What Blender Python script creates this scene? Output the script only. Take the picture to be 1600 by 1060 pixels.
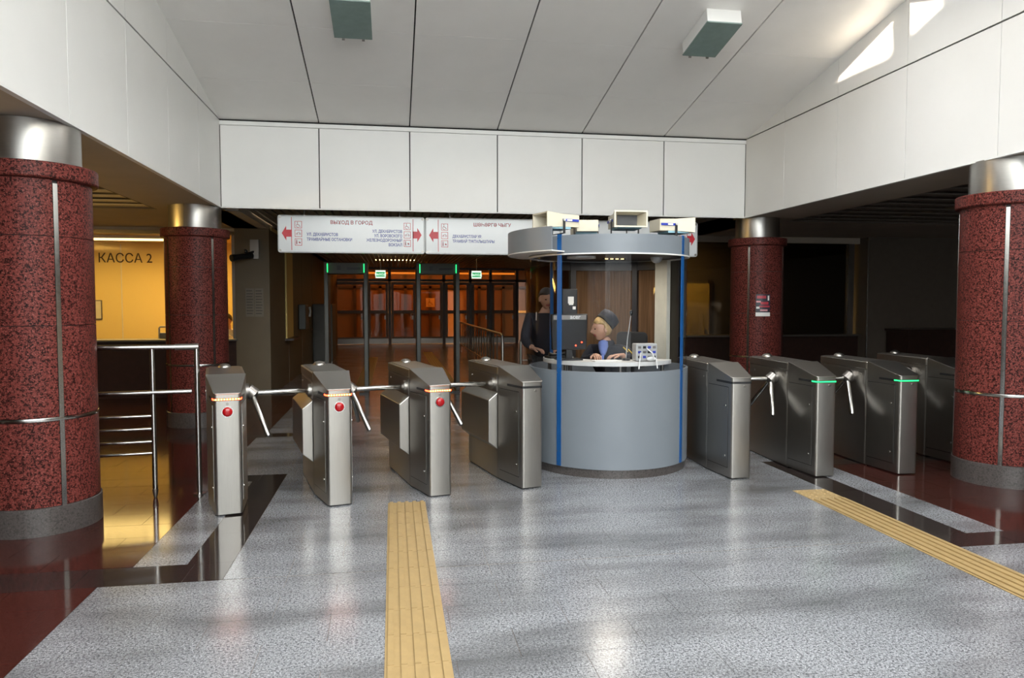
import bpy, bmesh, math, random
from mathutils import Vector, Matrix
random.seed(7)
for o in list(bpy.data.objects): bpy.data.objects.remove(o)
scene = bpy.context.scene
COL = scene.collection
PI = math.pi
R = math.radians

# ------------------------------------------------------------------ camera, sky, sun, exposure
FPX, EYE = 1140.0, 1.6
PITCH = math.atan(57/FPX); YAW = math.atan(187/FPX*math.cos(PITCH))
cam = bpy.data.cameras.new('camera'); camo = bpy.data.objects.new('camera', cam); COL.objects.link(camo)
cam.sensor_fit = 'HORIZONTAL'; cam.sensor_width = 36; cam.lens = 36*FPX/1600
cam.clip_start = .05; cam.clip_end = 200
camo.location = (0, 0, EYE); camo.rotation_euler = (PI/2-PITCH, 0, -YAW)
scene.camera = camo
w = bpy.data.worlds.new('sky'); scene.world = w; w.use_nodes = True
bg = w.node_tree.nodes['Background']
bg.inputs[0].default_value = (.97, .98, .985, 1); bg.inputs[1].default_value = 5.0
SUN = (1.8, 1.0, -.345)                       # the way the low sun's light travels
sl = bpy.data.lights.new('sun', 'SUN'); sl.energy = 12; sl.angle = R(1.2); sl.color = (1, .86, .68)
so = bpy.data.objects.new('sun', sl); COL.objects.link(so)
so.rotation_euler = Vector(SUN).to_track_quat('-Z', 'Y').to_euler()
def portal(name, loc, size, rot):
    l = bpy.data.lights.new(name, 'AREA'); l.shape = 'RECTANGLE'; l.size, l.size_y = size
    l.cycles.is_portal = True
    o = bpy.data.objects.new(name, l); COL.objects.link(o); o.location = loc; o.rotation_euler = rot
portal('facade_portal', (1.46, -6.3, 2.85), (8.6, 5.7), (PI/2, 0, 0))
portal('skylight_portal', (1.46, -2.3, 6.0), (7.2, 6.4), (0, 0, 0))
scene.view_settings.view_transform = 'Standard'; scene.view_settings.look = 'None'
scene.view_settings.exposure = 1.40; scene.view_settings.gamma = 1
scene.view_settings.use_curve_mapping = False

# ------------------------------------------------------------------ materials
MATS = {}
def nodes(name):
    m = bpy.data.materials.new(name); m.use_nodes = True; MATS[name] = m
    nt = m.node_tree; return m, nt, nt.nodes['Principled BSDF']
def mix(nt, fac, a, b):
    n = nt.nodes.new('ShaderNodeMix'); n.data_type = 'RGBA'
    if hasattr(fac, 'links'): nt.links.new(fac, n.inputs[0])
    else: n.inputs[0].default_value = fac
    for s, v in ((6, a), (7, b)):
        if hasattr(v, 'links'): nt.links.new(v, n.inputs[s])
        else: n.inputs[s].default_value = (*v, 1)
    return n.outputs[2]
def noise(nt, scale, detail=3, rough=.6, stretch=(1, 1, 1), world=True):
    if world:
        src = nt.nodes.new('ShaderNodeNewGeometry').outputs['Position']
    else:
        src = nt.nodes.new('ShaderNodeTexCoord').outputs['Object']
    mp = nt.nodes.new('ShaderNodeMapping'); mp.inputs['Scale'].default_value = stretch
    nt.links.new(src, mp.inputs[0])
    n = nt.nodes.new('ShaderNodeTexNoise'); n.inputs['Scale'].default_value = scale
    n.inputs['Detail'].default_value = detail; n.inputs['Roughness'].default_value = rough
    nt.links.new(mp.outputs[0], n.inputs[0]); return n.outputs[0]
def ramp(nt, src, a, b):
    n = nt.nodes.new('ShaderNodeMapRange'); nt.links.new(src, n.inputs[0])
    n.inputs[1].default_value = a; n.inputs[2].default_value = b; return n.outputs[0]
def bump(nt, p, src, strength, dist=.002):
    b = nt.nodes.new('ShaderNodeBump'); b.inputs['Strength'].default_value = strength
    b.inputs['Distance'].default_value = dist
    nt.links.new(src, b.inputs['Height']); nt.links.new(b.outputs[0], p.inputs['Normal'])
def plain(name, col, rough=.5, metal=0, var=.06, scale=9, emit=0, ecol=None):
    m, nt, p = nodes(name)
    c2 = tuple(max(0, c*(1-2*var)) for c in col)
    nt.links.new(mix(nt, ramp(nt, noise(nt, scale), .3, .7), c2, col), p.inputs['Base Color'])
    p.inputs['Roughness'].default_value = rough; p.inputs['Metallic'].default_value = metal
    if emit:
        p.inputs['Emission Color'].default_value = (*(ecol or col), 1); p.inputs['Emission Strength'].default_value = emit
    return m
def granite(name, dark, mid, light, scale, rough, bmp=0, worn=None, tilevar=.1, spec=.5, cut=(.36, .52)):
    m, nt, p = nodes(name)
    n1 = noise(nt, scale, 2, .7)
    c = mix(nt, ramp(nt, n1, *cut), dark, mid); p.inputs['Specular IOR Level'].default_value = spec
    c = mix(nt, ramp(nt, noise(nt, scale*1.7, 2, .7), .56, .66), c, light)
    if worn:
        c = mix(nt, ramp(nt, noise(nt, 1.3, 3, .5, (.6, 1.9, 1)), .42, .78), c, worn)
    oi = nt.nodes.new('ShaderNodeObjectInfo')
    mm = nt.nodes.new('ShaderNodeMath'); mm.operation = 'MULTIPLY'; mm.inputs[1].default_value = tilevar
    nt.links.new(oi.outputs['Random'], mm.inputs[0])
    c = mix(nt, mm.outputs[0], c, tuple(v*.4 for v in mid))
    nt.links.new(c, p.inputs['Base Color'])
    r = nt.nodes.new('ShaderNodeMapRange'); nt.links.new(noise(nt, 1.6, 1), r.inputs[0])
    r.inputs[1].default_value = .35; r.inputs[2].default_value = .7
    r.inputs[3].default_value = rough*.94; r.inputs[4].default_value = rough*1.06
    nt.links.new(r.outputs[0], p.inputs['Roughness'])
    if bmp: bump(nt, p, n1, bmp)
    return m
def brushed(name, col, rough=.3, stretch=(260, 260, 6), metal=1.0):
    m, nt, p = nodes(name)
    n = noise(nt, 1, 2, .5, stretch)
    nt.links.new(mix(nt, n, tuple(c*.82 for c in col), col), p.inputs['Base Color'])
    r = nt.nodes.new('ShaderNodeMapRange'); nt.links.new(n, r.inputs[0])
    r.inputs[3].default_value = rough*.8; r.inputs[4].default_value = rough*1.35
    nt.links.new(r.outputs[0], p.inputs['Roughness']); p.inputs['Metallic'].default_value = metal
    bump(nt, p, n, .06, .001)
    return m
def glass(name, tint=(1, 1, 1), refl=1.0, film=0, filmcol=(0, 0, 0)):
    m = bpy.data.materials.new(name); m.use_nodes = True; MATS[name] = m; nt = m.node_tree; nt.nodes.clear()
    out = nt.nodes.new('ShaderNodeOutputMaterial'); t = nt.nodes.new('ShaderNodeBsdfTransparent'); t.inputs[0].default_value = (*tint, 1)
    g = nt.nodes.new('ShaderNodeBsdfGlossy'); g.inputs['Roughness'].default_value = .02
    f = nt.nodes.new('ShaderNodeLayerWeight'); pw = nt.nodes.new('ShaderNodeMath'); pw.operation = 'POWER'; pw.inputs[1].default_value = 5
    nt.links.new(f.outputs['Facing'], pw.inputs[0])
    mu = nt.nodes.new('ShaderNodeMath'); mu.operation = 'MULTIPLY_ADD'; mu.inputs[1].default_value = .9*refl; mu.inputs[2].default_value = .045*refl
    mu.use_clamp = True; nt.links.new(pw.outputs[0], mu.inputs[0])
    base = t.outputs[0]
    if film:
        d = nt.nodes.new('ShaderNodeBsdfDiffuse')
        nt.links.new(mix(nt, ramp(nt, noise(nt, 1, 3, .6, (40, 40, 1.2)), .35, .65), tuple(c*.55 for c in filmcol), filmcol), d.inputs[0])
        ms = nt.nodes.new('ShaderNodeMixShader'); ms.inputs[0].default_value = film
        nt.links.new(t.outputs[0], ms.inputs[1]); nt.links.new(d.outputs[0], ms.inputs[2]); base = ms.outputs[0]
    ms = nt.nodes.new('ShaderNodeMixShader'); nt.links.new(mu.outputs[0], ms.inputs[0])
    nt.links.new(base, ms.inputs[1]); nt.links.new(g.outputs[0], ms.inputs[2]); nt.links.new(ms.outputs[0], out.inputs[0])
    return m
def emitter(name, col, s):
    m = bpy.data.materials.new(name); m.use_nodes = True; MATS[name] = m; nt = m.node_tree; nt.nodes.clear()
    out = nt.nodes.new('ShaderNodeOutputMaterial'); e = nt.nodes.new('ShaderNodeEmission')
    e.inputs[0].default_value = (*col, 1); e.inputs[1].default_value = s; nt.links.new(e.outputs[0], out.inputs[0]); return m

plain('white_panel', (.76, .755, .735), .38, var=.015, scale=2)
plain('ceiling_panel', (.89, .87, .84), .35, var=.02, scale=2)
plain('seam_dark', (.02, .02, .02), .7)
plain('seam_light', (.78, .78, .76), .5)
plain('soffit', (.44, .38, .31), .75, var=.06, scale=1.5)
plain('aisle_ceiling', (.30, .27, .23), .8)
plain('beige_wall', (.115, .088, .052), .6, var=.06, scale=3)
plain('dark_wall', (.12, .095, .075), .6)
plain('grout', (.16, .13, .11), .8)
granite('grey_granite', (.075, .077, .085), (.235, .24, .256), (.49, .50, .53), 75, .21, 0, worn=(.06, .06, .062), cut=(.40, .55))
granite('red_floor', (.016, .005, .004), (.045, .013, .010), (.075, .024, .019), 80, .10, 0, spec=.36)
granite('black_floor', (.008, .006, .006), (.022, .016, .015), (.05, .04, .037), 70, .09, 0)
granite('red_granite', (.012, .003, .0025), (.135, .030, .024), (.25, .075, .062), 60, .42, 0, tilevar=.12, spec=.10, cut=(.42, .56))
granite('plinth_stone', (.03, .026, .025), (.065, .056, .053), (.10, .09, .085), 60, .3, 0)
brushed('steel', (.41, .39, .36), .33)
brushed('steel_h', (.38, .36, .335), .33, (6, 260, 260))
brushed('neck_steel', (.50, .485, .46), .32, (14, 14, 260))
brushed('chrome', (.56, .55, .53), .17, (40, 40, 40))
brushed('dark_steel', (.30, .28, .26), .35)
plain('tactile_yellow', (.335, .23, .10), .5, var=.07, scale=14)
plain('booth_grey', (.162, .182, .206), .38, var=.02, scale=3)
plain('booth_blue', (.008, .075, .24), .35)
plain('black_plastic', (.012, .012, .013), .4)
plain('dark_frame', (.02, .02, .024), .45)
plain('desk_white', (.78, .77, .74), .3)
plain('cream_plastic', (.60, .55, .43), .45, var=.02)
plain('pale_post', (.50, .49, .42), .5)
plain('sign_white', (.66, .68, .69), .16, var=.01)
plain('sign_red', (.55, .012, .025), .4)
plain('text_red', (.32, .02, .03), .4)
plain('text_blue', (.04, .05, .28), .4)
plain('label_blue', (.02, .04, .35), .4)
plain('pale_blue', (.30, .52, .62), .5)
plain('paper', (.8, .79, .76), .7)
plain('red_button', (.32, .003, .006), .25)
plain('navy_cloth', (.007, .008, .016), .85, scale=60)
plain('black_cloth', (.012, .012, .013), .9, scale=60)
plain('shirt_blue', (.16, .22, .50), .8)
plain('white_shirt', (.75, .75, .75), .8)
plain('skin', (.50, .28, .19), .5, var=.05, scale=30)
plain('lips', (.38, .09, .08), .4)
plain('eye_dark', (.03, .02, .015), .2)
plain('blond_hair', (.50, .33, .14), .55, var=.2, scale=70)
plain('dark_hair', (.02, .014, .01), .5, var=.2, scale=70)
plain('gold', (.65, .45, .06), .4)
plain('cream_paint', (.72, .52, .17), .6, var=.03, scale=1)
plain('orange_paint', (.72, .42, .12), .6)
plain('door_brown', (.17, .085, .035), .4)
plain('frame_brown', (.05, .03, .02), .4)
plain('device_grey', (.48, .48, .47), .5)
plain('lamp_green_glass', (.24, .32, .30), .22)
plain('detector_grey', (.075, .078, .07), .45)
plain('wood_dark', (.035, .014, .010), .35, var=.2, scale=12)
plain('yellow_door', (.62, .46, .14), .5)
plain('slat_paint', (.22, .19, .15), .5)
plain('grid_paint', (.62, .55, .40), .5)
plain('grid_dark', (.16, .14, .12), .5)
m, nt, p = nodes('sticker_paper')
tl = nt.nodes.new('ShaderNodeBsdfTranslucent'); tl.inputs[0].default_value = (.9, .75, .5, 1); p.inputs['Base Color'].default_value = (.8, .7, .5, 1)
ms = nt.nodes.new('ShaderNodeMixShader'); ms.inputs[0].default_value = .8; nt.links.new(p.outputs[0], ms.inputs[1]); nt.links.new(tl.outputs[0], ms.inputs[2]); nt.links.new(ms.outputs[0], nt.nodes['Material Output'].inputs[0])
glass('clear_glass', (.97, .985, .98))
glass('tinted_glass', (.50, .51, .51), .6)
glass('booth_glass', (.80, .81, .83), .4)
glass('rear_glass', (.75, .74, .72), .15)
glass('film_glass', (.25, .18, .12), .3, .86, (.15, .085, .045))
glass('smoked_glass', (.25, .23, .2), 1.0)
glass('door_glass', (.6, .45, .3), .3)
emitter('led_red', (1, .03, .01), 9)
emitter('led_amber', (1, .35, .05), 11)
emitter('led_green', (.02, 1, .16), 1.5)
emitter('lamp_warm', (1, .62, .22), 9)
emitter('lamp_soft', (1, .66, .24), 1.6)
emitter('glow_orange', (1, .42, .08), .9)  # glow of the bars added behind the door transoms
emitter('exit_green', (.03, .30, .10), .5)
emitter('exit_white', (.75, 1, .8), .55)

# ------------------------------------------------------------------ mesh helpers
class MB:
    def __init__(s): s.v = []; s.f = []; s.m = []; s.mi = 0
    def add(s, vs, fs):
        b = len(s.v); s.v += [tuple(v) for v in vs]
        for f in fs: s.f.append(tuple(b+i for i in f)); s.m.append(s.mi)
        return s
    def box(s, x0, x1, y0, y1, z0, z1, M=None):
        vs = [Vector((x, y, z)) for z in (z0, z1) for y in (y0, y1) for x in (x0, x1)]
        if M: vs = [M @ v for v in vs]
        return s.add(vs, [(0, 2, 3, 1), (4, 5, 7, 6), (0, 1, 5, 4), (2, 6, 7, 3), (0, 4, 6, 2), (1, 3, 7, 5)])
    def prism(s, poly, z0, z1, M=None):
        """poly in xy, counter-clockwise; z0/z1 numbers or functions of (x, y)"""
        f0 = z0 if callable(z0) else (lambda x, y: z0); f1 = z1 if callable(z1) else (lambda x, y: z1)
        n = len(poly)
        vs = [Vector((x, y, f0(x, y))) for x, y in poly]+[Vector((x, y, f1(x, y))) for x, y in poly]
        if M: vs = [M @ v for v in vs]
        return s.add(vs, [tuple(range(n-1, -1, -1)), tuple(range(n, 2*n))]+[(i, (i+1) % n, n+(i+1) % n, n+i) for i in range(n)])
    def tube(s, pts, r, n=10, cap=True):
        pts = [Vector(p) for p in pts]; rs = r if isinstance(r, (list, tuple)) else [r]*len(pts)
        rings = []; up = None
        for i, p in enumerate(pts):
            d = (pts[min(i+1, len(pts)-1)]-pts[max(i-1, 0)]).normalized()
            if up is None: up = Vector((0, 0, 1)) if abs(d.z) < .9 else Vector((0, 1, 0))
            a = d.cross(up); a = a.normalized() if a.length > 1e-4 else d.orthogonal().normalized()
            b = a.cross(d).normalized(); up = b
            rings.append([p+(a*math.cos(t)+b*math.sin(t))*rs[i] for t in [2*PI*k/n for k in range(n)]])
        vs = [v for rg in rings for v in rg]; fs = []
        for i in range(len(pts)-1):
            for k in range(n): fs.append((i*n+k, i*n+(k+1) % n, (i+1)*n+(k+1) % n, (i+1)*n+k))
        if cap: fs.append(tuple(range(n-1, -1, -1))); fs.append(tuple((len(pts)-1)*n+k for k in range(n)))
        return s.add(vs, fs)
    def lathe(s, prof, n=32, a0=0, a1=2*PI, c=(0, 0, 0), M=None, closed=False):
        full = abs(a1-a0-2*PI) < 1e-6; m = n if full else n+1; P = len(prof); vs = []
        for i in range(m):
            a = a0+(a1-a0)*i/n
            for r, z in prof:
                v = Vector((c[0]+r*math.cos(a), c[1]+r*math.sin(a), c[2]+z)); vs.append(M @ v if M else v)
        fs = []; L = P if closed else P-1
        for i in range(n):
            j = (i+1) % m
            for k in range(L): fs.append((i*P+k, j*P+k, j*P+(k+1) % P, i*P+(k+1) % P))
        if closed and not full: fs += [tuple(range(P)), tuple((m-1)*P+k for k in range(P-1, -1, -1))]
        return s.add(vs, fs)
    def arc(s, r0, r1, z0, z1, a0, a1, n=20, c=(0, 0, 0)):
        return s.lathe([(r0, z0), (r1, z0), (r1, z1), (r0, z1)], n, a0, a1, c, closed=True)
    def disc(s, p, axis, r, h, n=20):
        p = Vector(p); a = Vector(axis).normalized(); return s.tube([p, p+a*h], r, n)
    def ball(s, c, r, n=16, k=10, zmin=-1, M=None):
        rx, ry, rz = r if isinstance(r, (list, tuple)) else (r, r, r)
        vs = []; t0 = math.asin(max(-1, zmin))
        for i in range(k+1):
            t = t0+(PI/2-t0)*i/k
            for j in range(n):
                a = 2*PI*j/n; v = Vector((c[0]+rx*math.cos(t)*math.cos(a), c[1]+ry*math.cos(t)*math.sin(a), c[2]+rz*math.sin(t)))
                vs.append(M @ v if M else v)
        fs = [(i*n+j, i*n+(j+1) % n, (i+1)*n+(j+1) % n, (i+1)*n+j) for i in range(k) for j in range(n)]
        return s.add(vs, fs)
    def mesh(s, name, smooth=None):
        me = bpy.data.meshes.new(name); me.from_pydata(s.v, [], s.f)
        bm = bmesh.new(); bm.from_mesh(me); bmesh.ops.remove_doubles(bm, verts=bm.verts, dist=1e-6)
        bmesh.ops.recalc_face_normals(bm, faces=bm.faces); bm.to_mesh(me); bm.free()
        if smooth is not None:
            me.shade_smooth(); me.set_sharp_from_angle(angle=R(smooth))
        return me
    def build(s, name, mat, parent=None, smooth=None, bev=0):
        return obj(name, s.mesh(name, smooth), mat, parent, bev)
def obj(name, me, mat, parent=None, bev=0):
    o = bpy.data.objects.new(name, me); COL.objects.link(o)
    if not me.materials:
        for m in (mat if isinstance(mat, (list, tuple)) else [mat]): me.materials.append(MATS[m])
    if parent: o.parent = parent
    if bev:
        b = o.modifiers.new('bevel', 'BEVEL'); b.width = bev; b.segments = 2; b.limit_method = 'ANGLE'; b.angle_limit = R(40)
    return o
def thing(name, label, cat, loc=(0, 0, 0), rz=0, group=None):
    o = bpy.data.objects.new(name, None); COL.objects.link(o); o.location = loc; o.rotation_euler = (0, 0, rz)
    o.empty_display_size = .1
    return tag(o, label, cat, group)
def tag(o, label, cat, group=None, kind=None):
    o['label'] = label; o['category'] = cat
    if group: o['group'] = group
    if kind: o['kind'] = kind
    return o
def struct(name, label=None, cat=None, o=None):
    if o is None: o = bpy.data.objects.new(name, None); COL.objects.link(o); o.empty_display_size = .1
    o['kind'] = 'structure'
    if label: o['label'] = label
    if cat: o['category'] = cat
    return o
def box(name, mat, parent, *a, bev=0): return MB().box(*a).build(name, mat, parent, bev=bev)
def text(name, body, size, mat, parent, loc, align='LEFT', rot=(PI/2, 0, 0), sx=1.0, ext=.001, bold=.0012, fit=0):
    c = bpy.data.curves.new(name, 'FONT'); c.body = body; c.size = size; c.align_x = align; c.extrude = ext; c.resolution_u = 3
    c.offset = bold
    t = bpy.data.objects.new(name, c); COL.objects.link(t)
    dg = bpy.context.evaluated_depsgraph_get(); dg.update()
    me = bpy.data.meshes.new_from_object(t.evaluated_get(dg)); bpy.data.objects.remove(t)
    me.materials.clear(); me.name = name
    o = obj(name, me, mat, parent); o.location = loc; o.rotation_euler = rot
    if fit: sx = fit/max(1e-4, max(v.co.x for v in me.vertices)-min(v.co.x for v in me.vertices))
    o.scale = (sx, 1, 1); return o
def lamp(name, kind, loc, energy, col, size=.3, rot=(0, 0, 0), sy=None, parent=None):
    l = bpy.data.lights.new(name, kind); l.energy = energy; l.color = col
    if kind == 'AREA':
        l.size = size
        if sy: l.shape = 'RECTANGLE'; l.size_y = sy
    else: l.shadow_soft_size = size
    o = bpy.data.objects.new(name, l); COL.objects.link(o); o.location = loc; o.rotation_euler = rot
    if parent: o.parent = parent
    return o

# ------------------------------------------------------------------ hall dimensions
XL, XR, YF, ZB, ZT = -2.20, 5.12, 10.10, 2.85, 3.985
SL = .195
def zc(y): return ZT+(YF-y)*SL
YBACK = -6.0
SKY0, SKY1 = -5.5, .85
ROWS = [YF, 9.03, 7.87, 6.56]

# ------------------------------------------------------------------ floor
floor = struct('floor', 'polished floor of grey, dark red and black granite tiles', 'floor')
box('slab', 'grout', floor, -9, 13, -7, 33, -.25, -.003)
def proj(x, y, z=0):
    d = Vector((x, y, z-EYE))
    fw = Vector((math.sin(YAW)*math.cos(PITCH), math.cos(YAW)*math.cos(PITCH), -math.sin(PITCH)))
    rt = Vector((math.cos(YAW), -math.sin(YAW), 0)); up = rt.cross(fw); k = d.dot(fw)
    if k < .1: return None
    return 800+FPX*d.dot(rt)/k, 530-FPX*d.dot(up)/k
B0, B1 = -1.25, -.98          # left black band
C0, C1 = 3.65, 3.92           # right black band
regions = []
def reg(m, x0, x1, y0, y1, along='x'): regions.append((m, x0, x1, y0, y1, along))
g, rd, bk = 'grey_granite', 'red_floor', 'black_floor'
reg(g, -1.65, 12, -6, 4.17); reg(rd, -8, -1.65, -6, 4.35); reg(g, -1.65, C0, 4.17, 4.35)
reg(bk, -8, B1, 4.35, 4.65); reg(bk, B0, B1, 4.65, 6.75, 'y'); reg(bk, -8, B1, 6.75, 7.0)
reg(g, -1.56, B0, 4.65, 6.75, 'y'); reg(rd, -8, -1.56, 4.65, 6.75)
reg(g, B1, C0, 4.35, 8.97)
reg(bk, C0, 12, 4.17, 4.42); reg(bk, C0, C1, 4.42, 6.52, 'y'); reg(bk, C0, 12, 6.52, 6.77)
reg(g, C1, 4.22, 4.42, 6.52, 'y'); reg(rd, 4.22, 12, 4.42, 6.52)
reg(g, -1.6, B1, 7.0, 8.97); reg(rd, -8, -1.6, 7.0, 8.97)
reg(g, C0, 4.3, 6.77, 8.97); reg(rd, 4.3, 12, 6.77, 8.97)
reg(bk, -8, B1, 8.97, 9.22); reg(bk, C0, 12, 8.97, 9.22); reg(g, B1, C0, 8.97, 13)
reg(bk, -1.21, B1, 9.22, 13, 'y'); reg(g, -1.53, -1.21, 9.22, 13, 'y'); reg(rd, -8, -1.53, 9.22, 13)
reg(bk, C0, 3.9, 9.22, 13, 'y'); reg(g, 3.9, 4.2, 9.22, 13, 'y'); reg(rd, 4.2, 12, 9.22, 13)
reg(g, -2.05, 5.2, 13, 28.3); reg(rd, -8, -2.05, 13, 17); reg(rd, 5.2, 12, 13, 17); reg(g, -3, 7, 28.3, 32)
TW, TL, GAP = .295, .59, .0015
tiles = []
for m, x0, x1, y0, y1, al in regions:
    far = y0 >= 9 and m != bk or y0 >= 13
    if al == 'x': u0, u1, v0, v1 = x0, x1, y0, y1
    else: u0, u1, v0, v1 = y0, y1, x0, x1
    k = math.floor((v0-3.18)/TW) if al == 'x' else 0
    b = 3.18+k*TW if al == 'x' else v0
    tw = TW if v1-v0 > .4 else max(TW, v1-v0)+.01
    if v1-v0 <= .4: b = v0; k = 0
    while b < v1-1e-4:
        va, vb = max(b, v0), min(b+tw, v1)
        a = .565+math.floor((u0-.565)/TL)*TL-(TL/2 if k % 2 else 0)
        if al == 'y': a = u0
        while a < u1-1e-4:
            ua, ub = max(a, u0), min(a+TL, u1)
            if ub-ua > .012 and vb-va > .012:
                t = (ua, ub, va, vb) if al == 'x' else (va, vb, ua, ub)
                p = proj((t[0]+t[1])/2, (t[2]+t[3])/2) if t[3] > .4 else None
                vis = p and -30 < p[0] < 1630 and 500 < p[1] < 1085
                size = (t[1]-t[0])*(t[3]-t[2])/((t[0]**2+t[2]**2)**1.5+.1) if vis else 0
                tiles.append((size, m, t))
            a += TL
        b += tw; k += 1
tiles.sort(key=lambda q: -q[0])
cnt = {}; rest = {}
for size, m, (x0, x1, y0, y1) in tiles:
    if size > 0 and cnt.get('n', 0) < 296:
        cnt['n'] = cnt.get('n', 0)+1
        cx, cy = (x0+x1)/2, (y0+y1)/2; dz = random.uniform(-.0004, .0004)
        o = MB().box(x0-cx+GAP, x1-cx-GAP, y0-cy+GAP, y1-cy-GAP, -.012, dz).build('floor_tile', m, floor); o.location = (cx, cy, 0)
    else:
        rest.setdefault(m, MB()).box(x0+GAP, x1-GAP, y0+GAP, y1-GAP, -.012, random.uniform(-.0004, .0004))
for m, mb in rest.items():
    me = bpy.data.meshes.new('tiling'); me.from_pydata(mb.v, [], mb.f)
    o = obj('floor_tiling', me, m, floor); o['kind'] = 'stuff'

# tactile strips
def tile_ridge():
    b = MB().box(.003, .297, .003, .297, 0, .004)
    for i in range(5):
        x = .03+i*.06
        b.prism([(x-.014, .004), (x+.014, .004), (x+.014, .296), (x-.014, .296)], .004, .013)
    return b.mesh('tactile_tile')
def tile_dots():
    b = MB().box(.003, .297, .003, .297, 0, .004)
    for i in range(5):
        for j in range(5): b.lathe([(.016, .004), (.011, .010), (0, .010)], 10, c=(.03+i*.06, .03+j*.06, 0))
    return b.mesh('warning_tile')
RIDGE, DOTS = tile_ridge(), tile_dots()
def strip(x, ytop, n, label, dots=False, rz=0):
    t = thing('tactile_strip', label, 'tactile paving', (x, ytop, .0005), rz, 'yellow tactile strips')
    for i in range(n):
        o = obj('tactile_tile', DOTS if dots and i == 0 else RIDGE, 'tactile_yellow', t); o.location = (0, -.2955*(i+1), 0)
    return t
strip(-.05, 5.82, 14, 'yellow ribbed tactile strip running up to the red lit turnstiles')
strip(3.34, 5.66, 13, 'yellow tactile strip with studded end tile beside black floor band', True)
strip(-.72, 21.5, 26, 'yellow tactile strip crossing the dim passage behind the left metal detector')
strip(.95, 23.5, 30, 'yellow tactile strip in the dim passage behind the right metal detector')

# ------------------------------------------------------------------ hall walls (fascias), ceiling, roof
def panel_y(parent, mat, x0, x1, z0, z1, y, th, gx=.007, gz=.0):   # panel facing -y
    return box('panel', mat, parent, x0+gx, x1-gx, y, y+th, z0+gz, z1-gz, bev=.002)
wf = struct('wall_front', 'white panelled fascia above the passage opening', 'wall')
box('backing', 'seam_dark', wf, XL-.3, XR+.3, YF+.035, YF+.30, ZB+.02, ZT+.02)
xs = [XL, -.945, .25, 1.45, 2.655, 3.865, XR]
for i in range(6): panel_y(wf, 'white_panel', xs[i], xs[i+1], ZB+.006, ZT-.075, YF, .03)
box('edge_trim', 'seam_light', wf, XL, XR, YF-.006, YF+.04, ZB-.012, ZB+.004)
box('top_trim', 'white_panel', wf, XL, XR, YF-.012, YF+.03, ZT-.072, ZT-.02)
ys = [YF, 9.03, 7.87, 6.71, 5.56, 4.40, 3.24, 2.08, .92, -.24, -1.4, -2.56, -3.72, -4.88, YBACK]
for side, x, s in (('left', XL, -1), ('right', XR, 1)):
    wl = struct('wall_'+side, 'white panelled side fascia above the %s aisle columns' % side, 'wall')
    xa, xb = sorted((x+s*.035, x+s*.28))
    b = MB(); M = Matrix.Identity(4)
    b.add([(xx, y, z) for xx in (xa, xb) for y, z in ((YBACK-.2, ZB+.02), (YF+.3, ZB+.02), (YF+.3, zc(YF)), (1, zc(1)), (YBACK-.2, zc(1)))],
          [(0, 1, 2, 3, 4), (9, 8, 7, 6, 5)]+[(i, (i+1) % 5, 5+(i+1) % 5, 5+i) for i in range(5)])
    b.build('backing', 'seam_light', wl)
    for i in range(len(ys)-1):
        y1, y0 = ys[i]-.0025, ys[i+1]+.0025; a, c = sorted((x, x+s*.03))
        box('panel', 'white_panel', wl, a, c, y0, y1, ZB+.004, ZT-.012, bev=.0015)
        up = MB(); t0, t1 = zc(max(y0, 1)), zc(max(y1, 1))
        zl = ZT+.004
        pts = [(y0, zl), (y1, zl), (y1, max(t1, zl+.002)), (y0, t0)]
        up.add([(xx, y, z) for xx in (a, c) for y, z in pts], [(0, 1, 2, 3), (7, 6, 5, 4)]+[(k, (k+1) % 4, 4+(k+1) % 4, 4+k) for k in range(4)])
        up.build('panel', 'white_panel', wl)
    a, c = sorted((x-s*.006, x+s*.04))
    box('edge_trim', 'seam_light', wl, a, c, YBACK, YF, ZB-.012, ZB+.004)
    a, c = sorted((x+s*.02, x+s*.036))
    box('groove', 'seam_dark', wl, a, c, YBACK, YF, ZT-.014, ZT+.006)
ceil = struct('ceiling', 'white metal panels of the sloping hall ceiling', 'ceiling')
for j in range(3):
    y1, y0 = ROWS[j], ROWS[j+1]
    for i in range(6):
        xa, xb = xs[i]+.008, xs[i+1]-.008
        if i == 0: xa = XL-.03
        if i == 5: xb = XR+.03
        b = MB(); b.prism([(xa, y0+.002), (xb, y0+.002), (xb, y1-.002), (xa, y1-.002)], lambda x, y: zc(y), lambda x, y: zc(y)+.03)
        b.build('panel', 'ceiling_panel', ceil)
b = MB(); b.prism([(XL-.3, 6.56), (XR+.3, 6.56), (XR+.3, YF+.3), (XL-.3, YF+.3)], lambda x, y: zc(y)+.032, lambda x, y: zc(y)+.2)
b.build('backing', 'seam_dark', ceil)
# unseen upper roof; two triangular holes added to shape the sun patches
def back(y, z):
    t = (zc(y)-z)/(.345-SL); return (XR-1.8*t, y-t)
holes = [[back(8.07, 4.15), back(6.95, 4.53), back(6.97, 4.15)], [back(6.65, 4.26), back(6.70, 4.61), back(6.16, 4.40)]]
bm = bmesh.new(); es = []
def loop(pts):
    vs = [bm.verts.new((x, y, zc(y))) for x, y in pts]
    for i in range(len(vs)): es.append(bm.edges.new((vs[i], vs[(i+1) % len(vs)])))
loop([(XL-.3, 6.56), (XR+.3, 6.56), (XR+.3, 1), (XL-.3, 1)])
for h in holes: loop(h)
bmesh.ops.triangle_fill(bm, use_beauty=True, use_dissolve=False, edges=es)
def inside(p, h):
    s = [((h[(i+1) % 3][0]-h[i][0])*(p[1]-h[i][1])-(h[(i+1) % 3][1]-h[i][1])*(p[0]-h[i][0])) > 0 for i in range(3)]
    return all(s) or not any(s)
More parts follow.
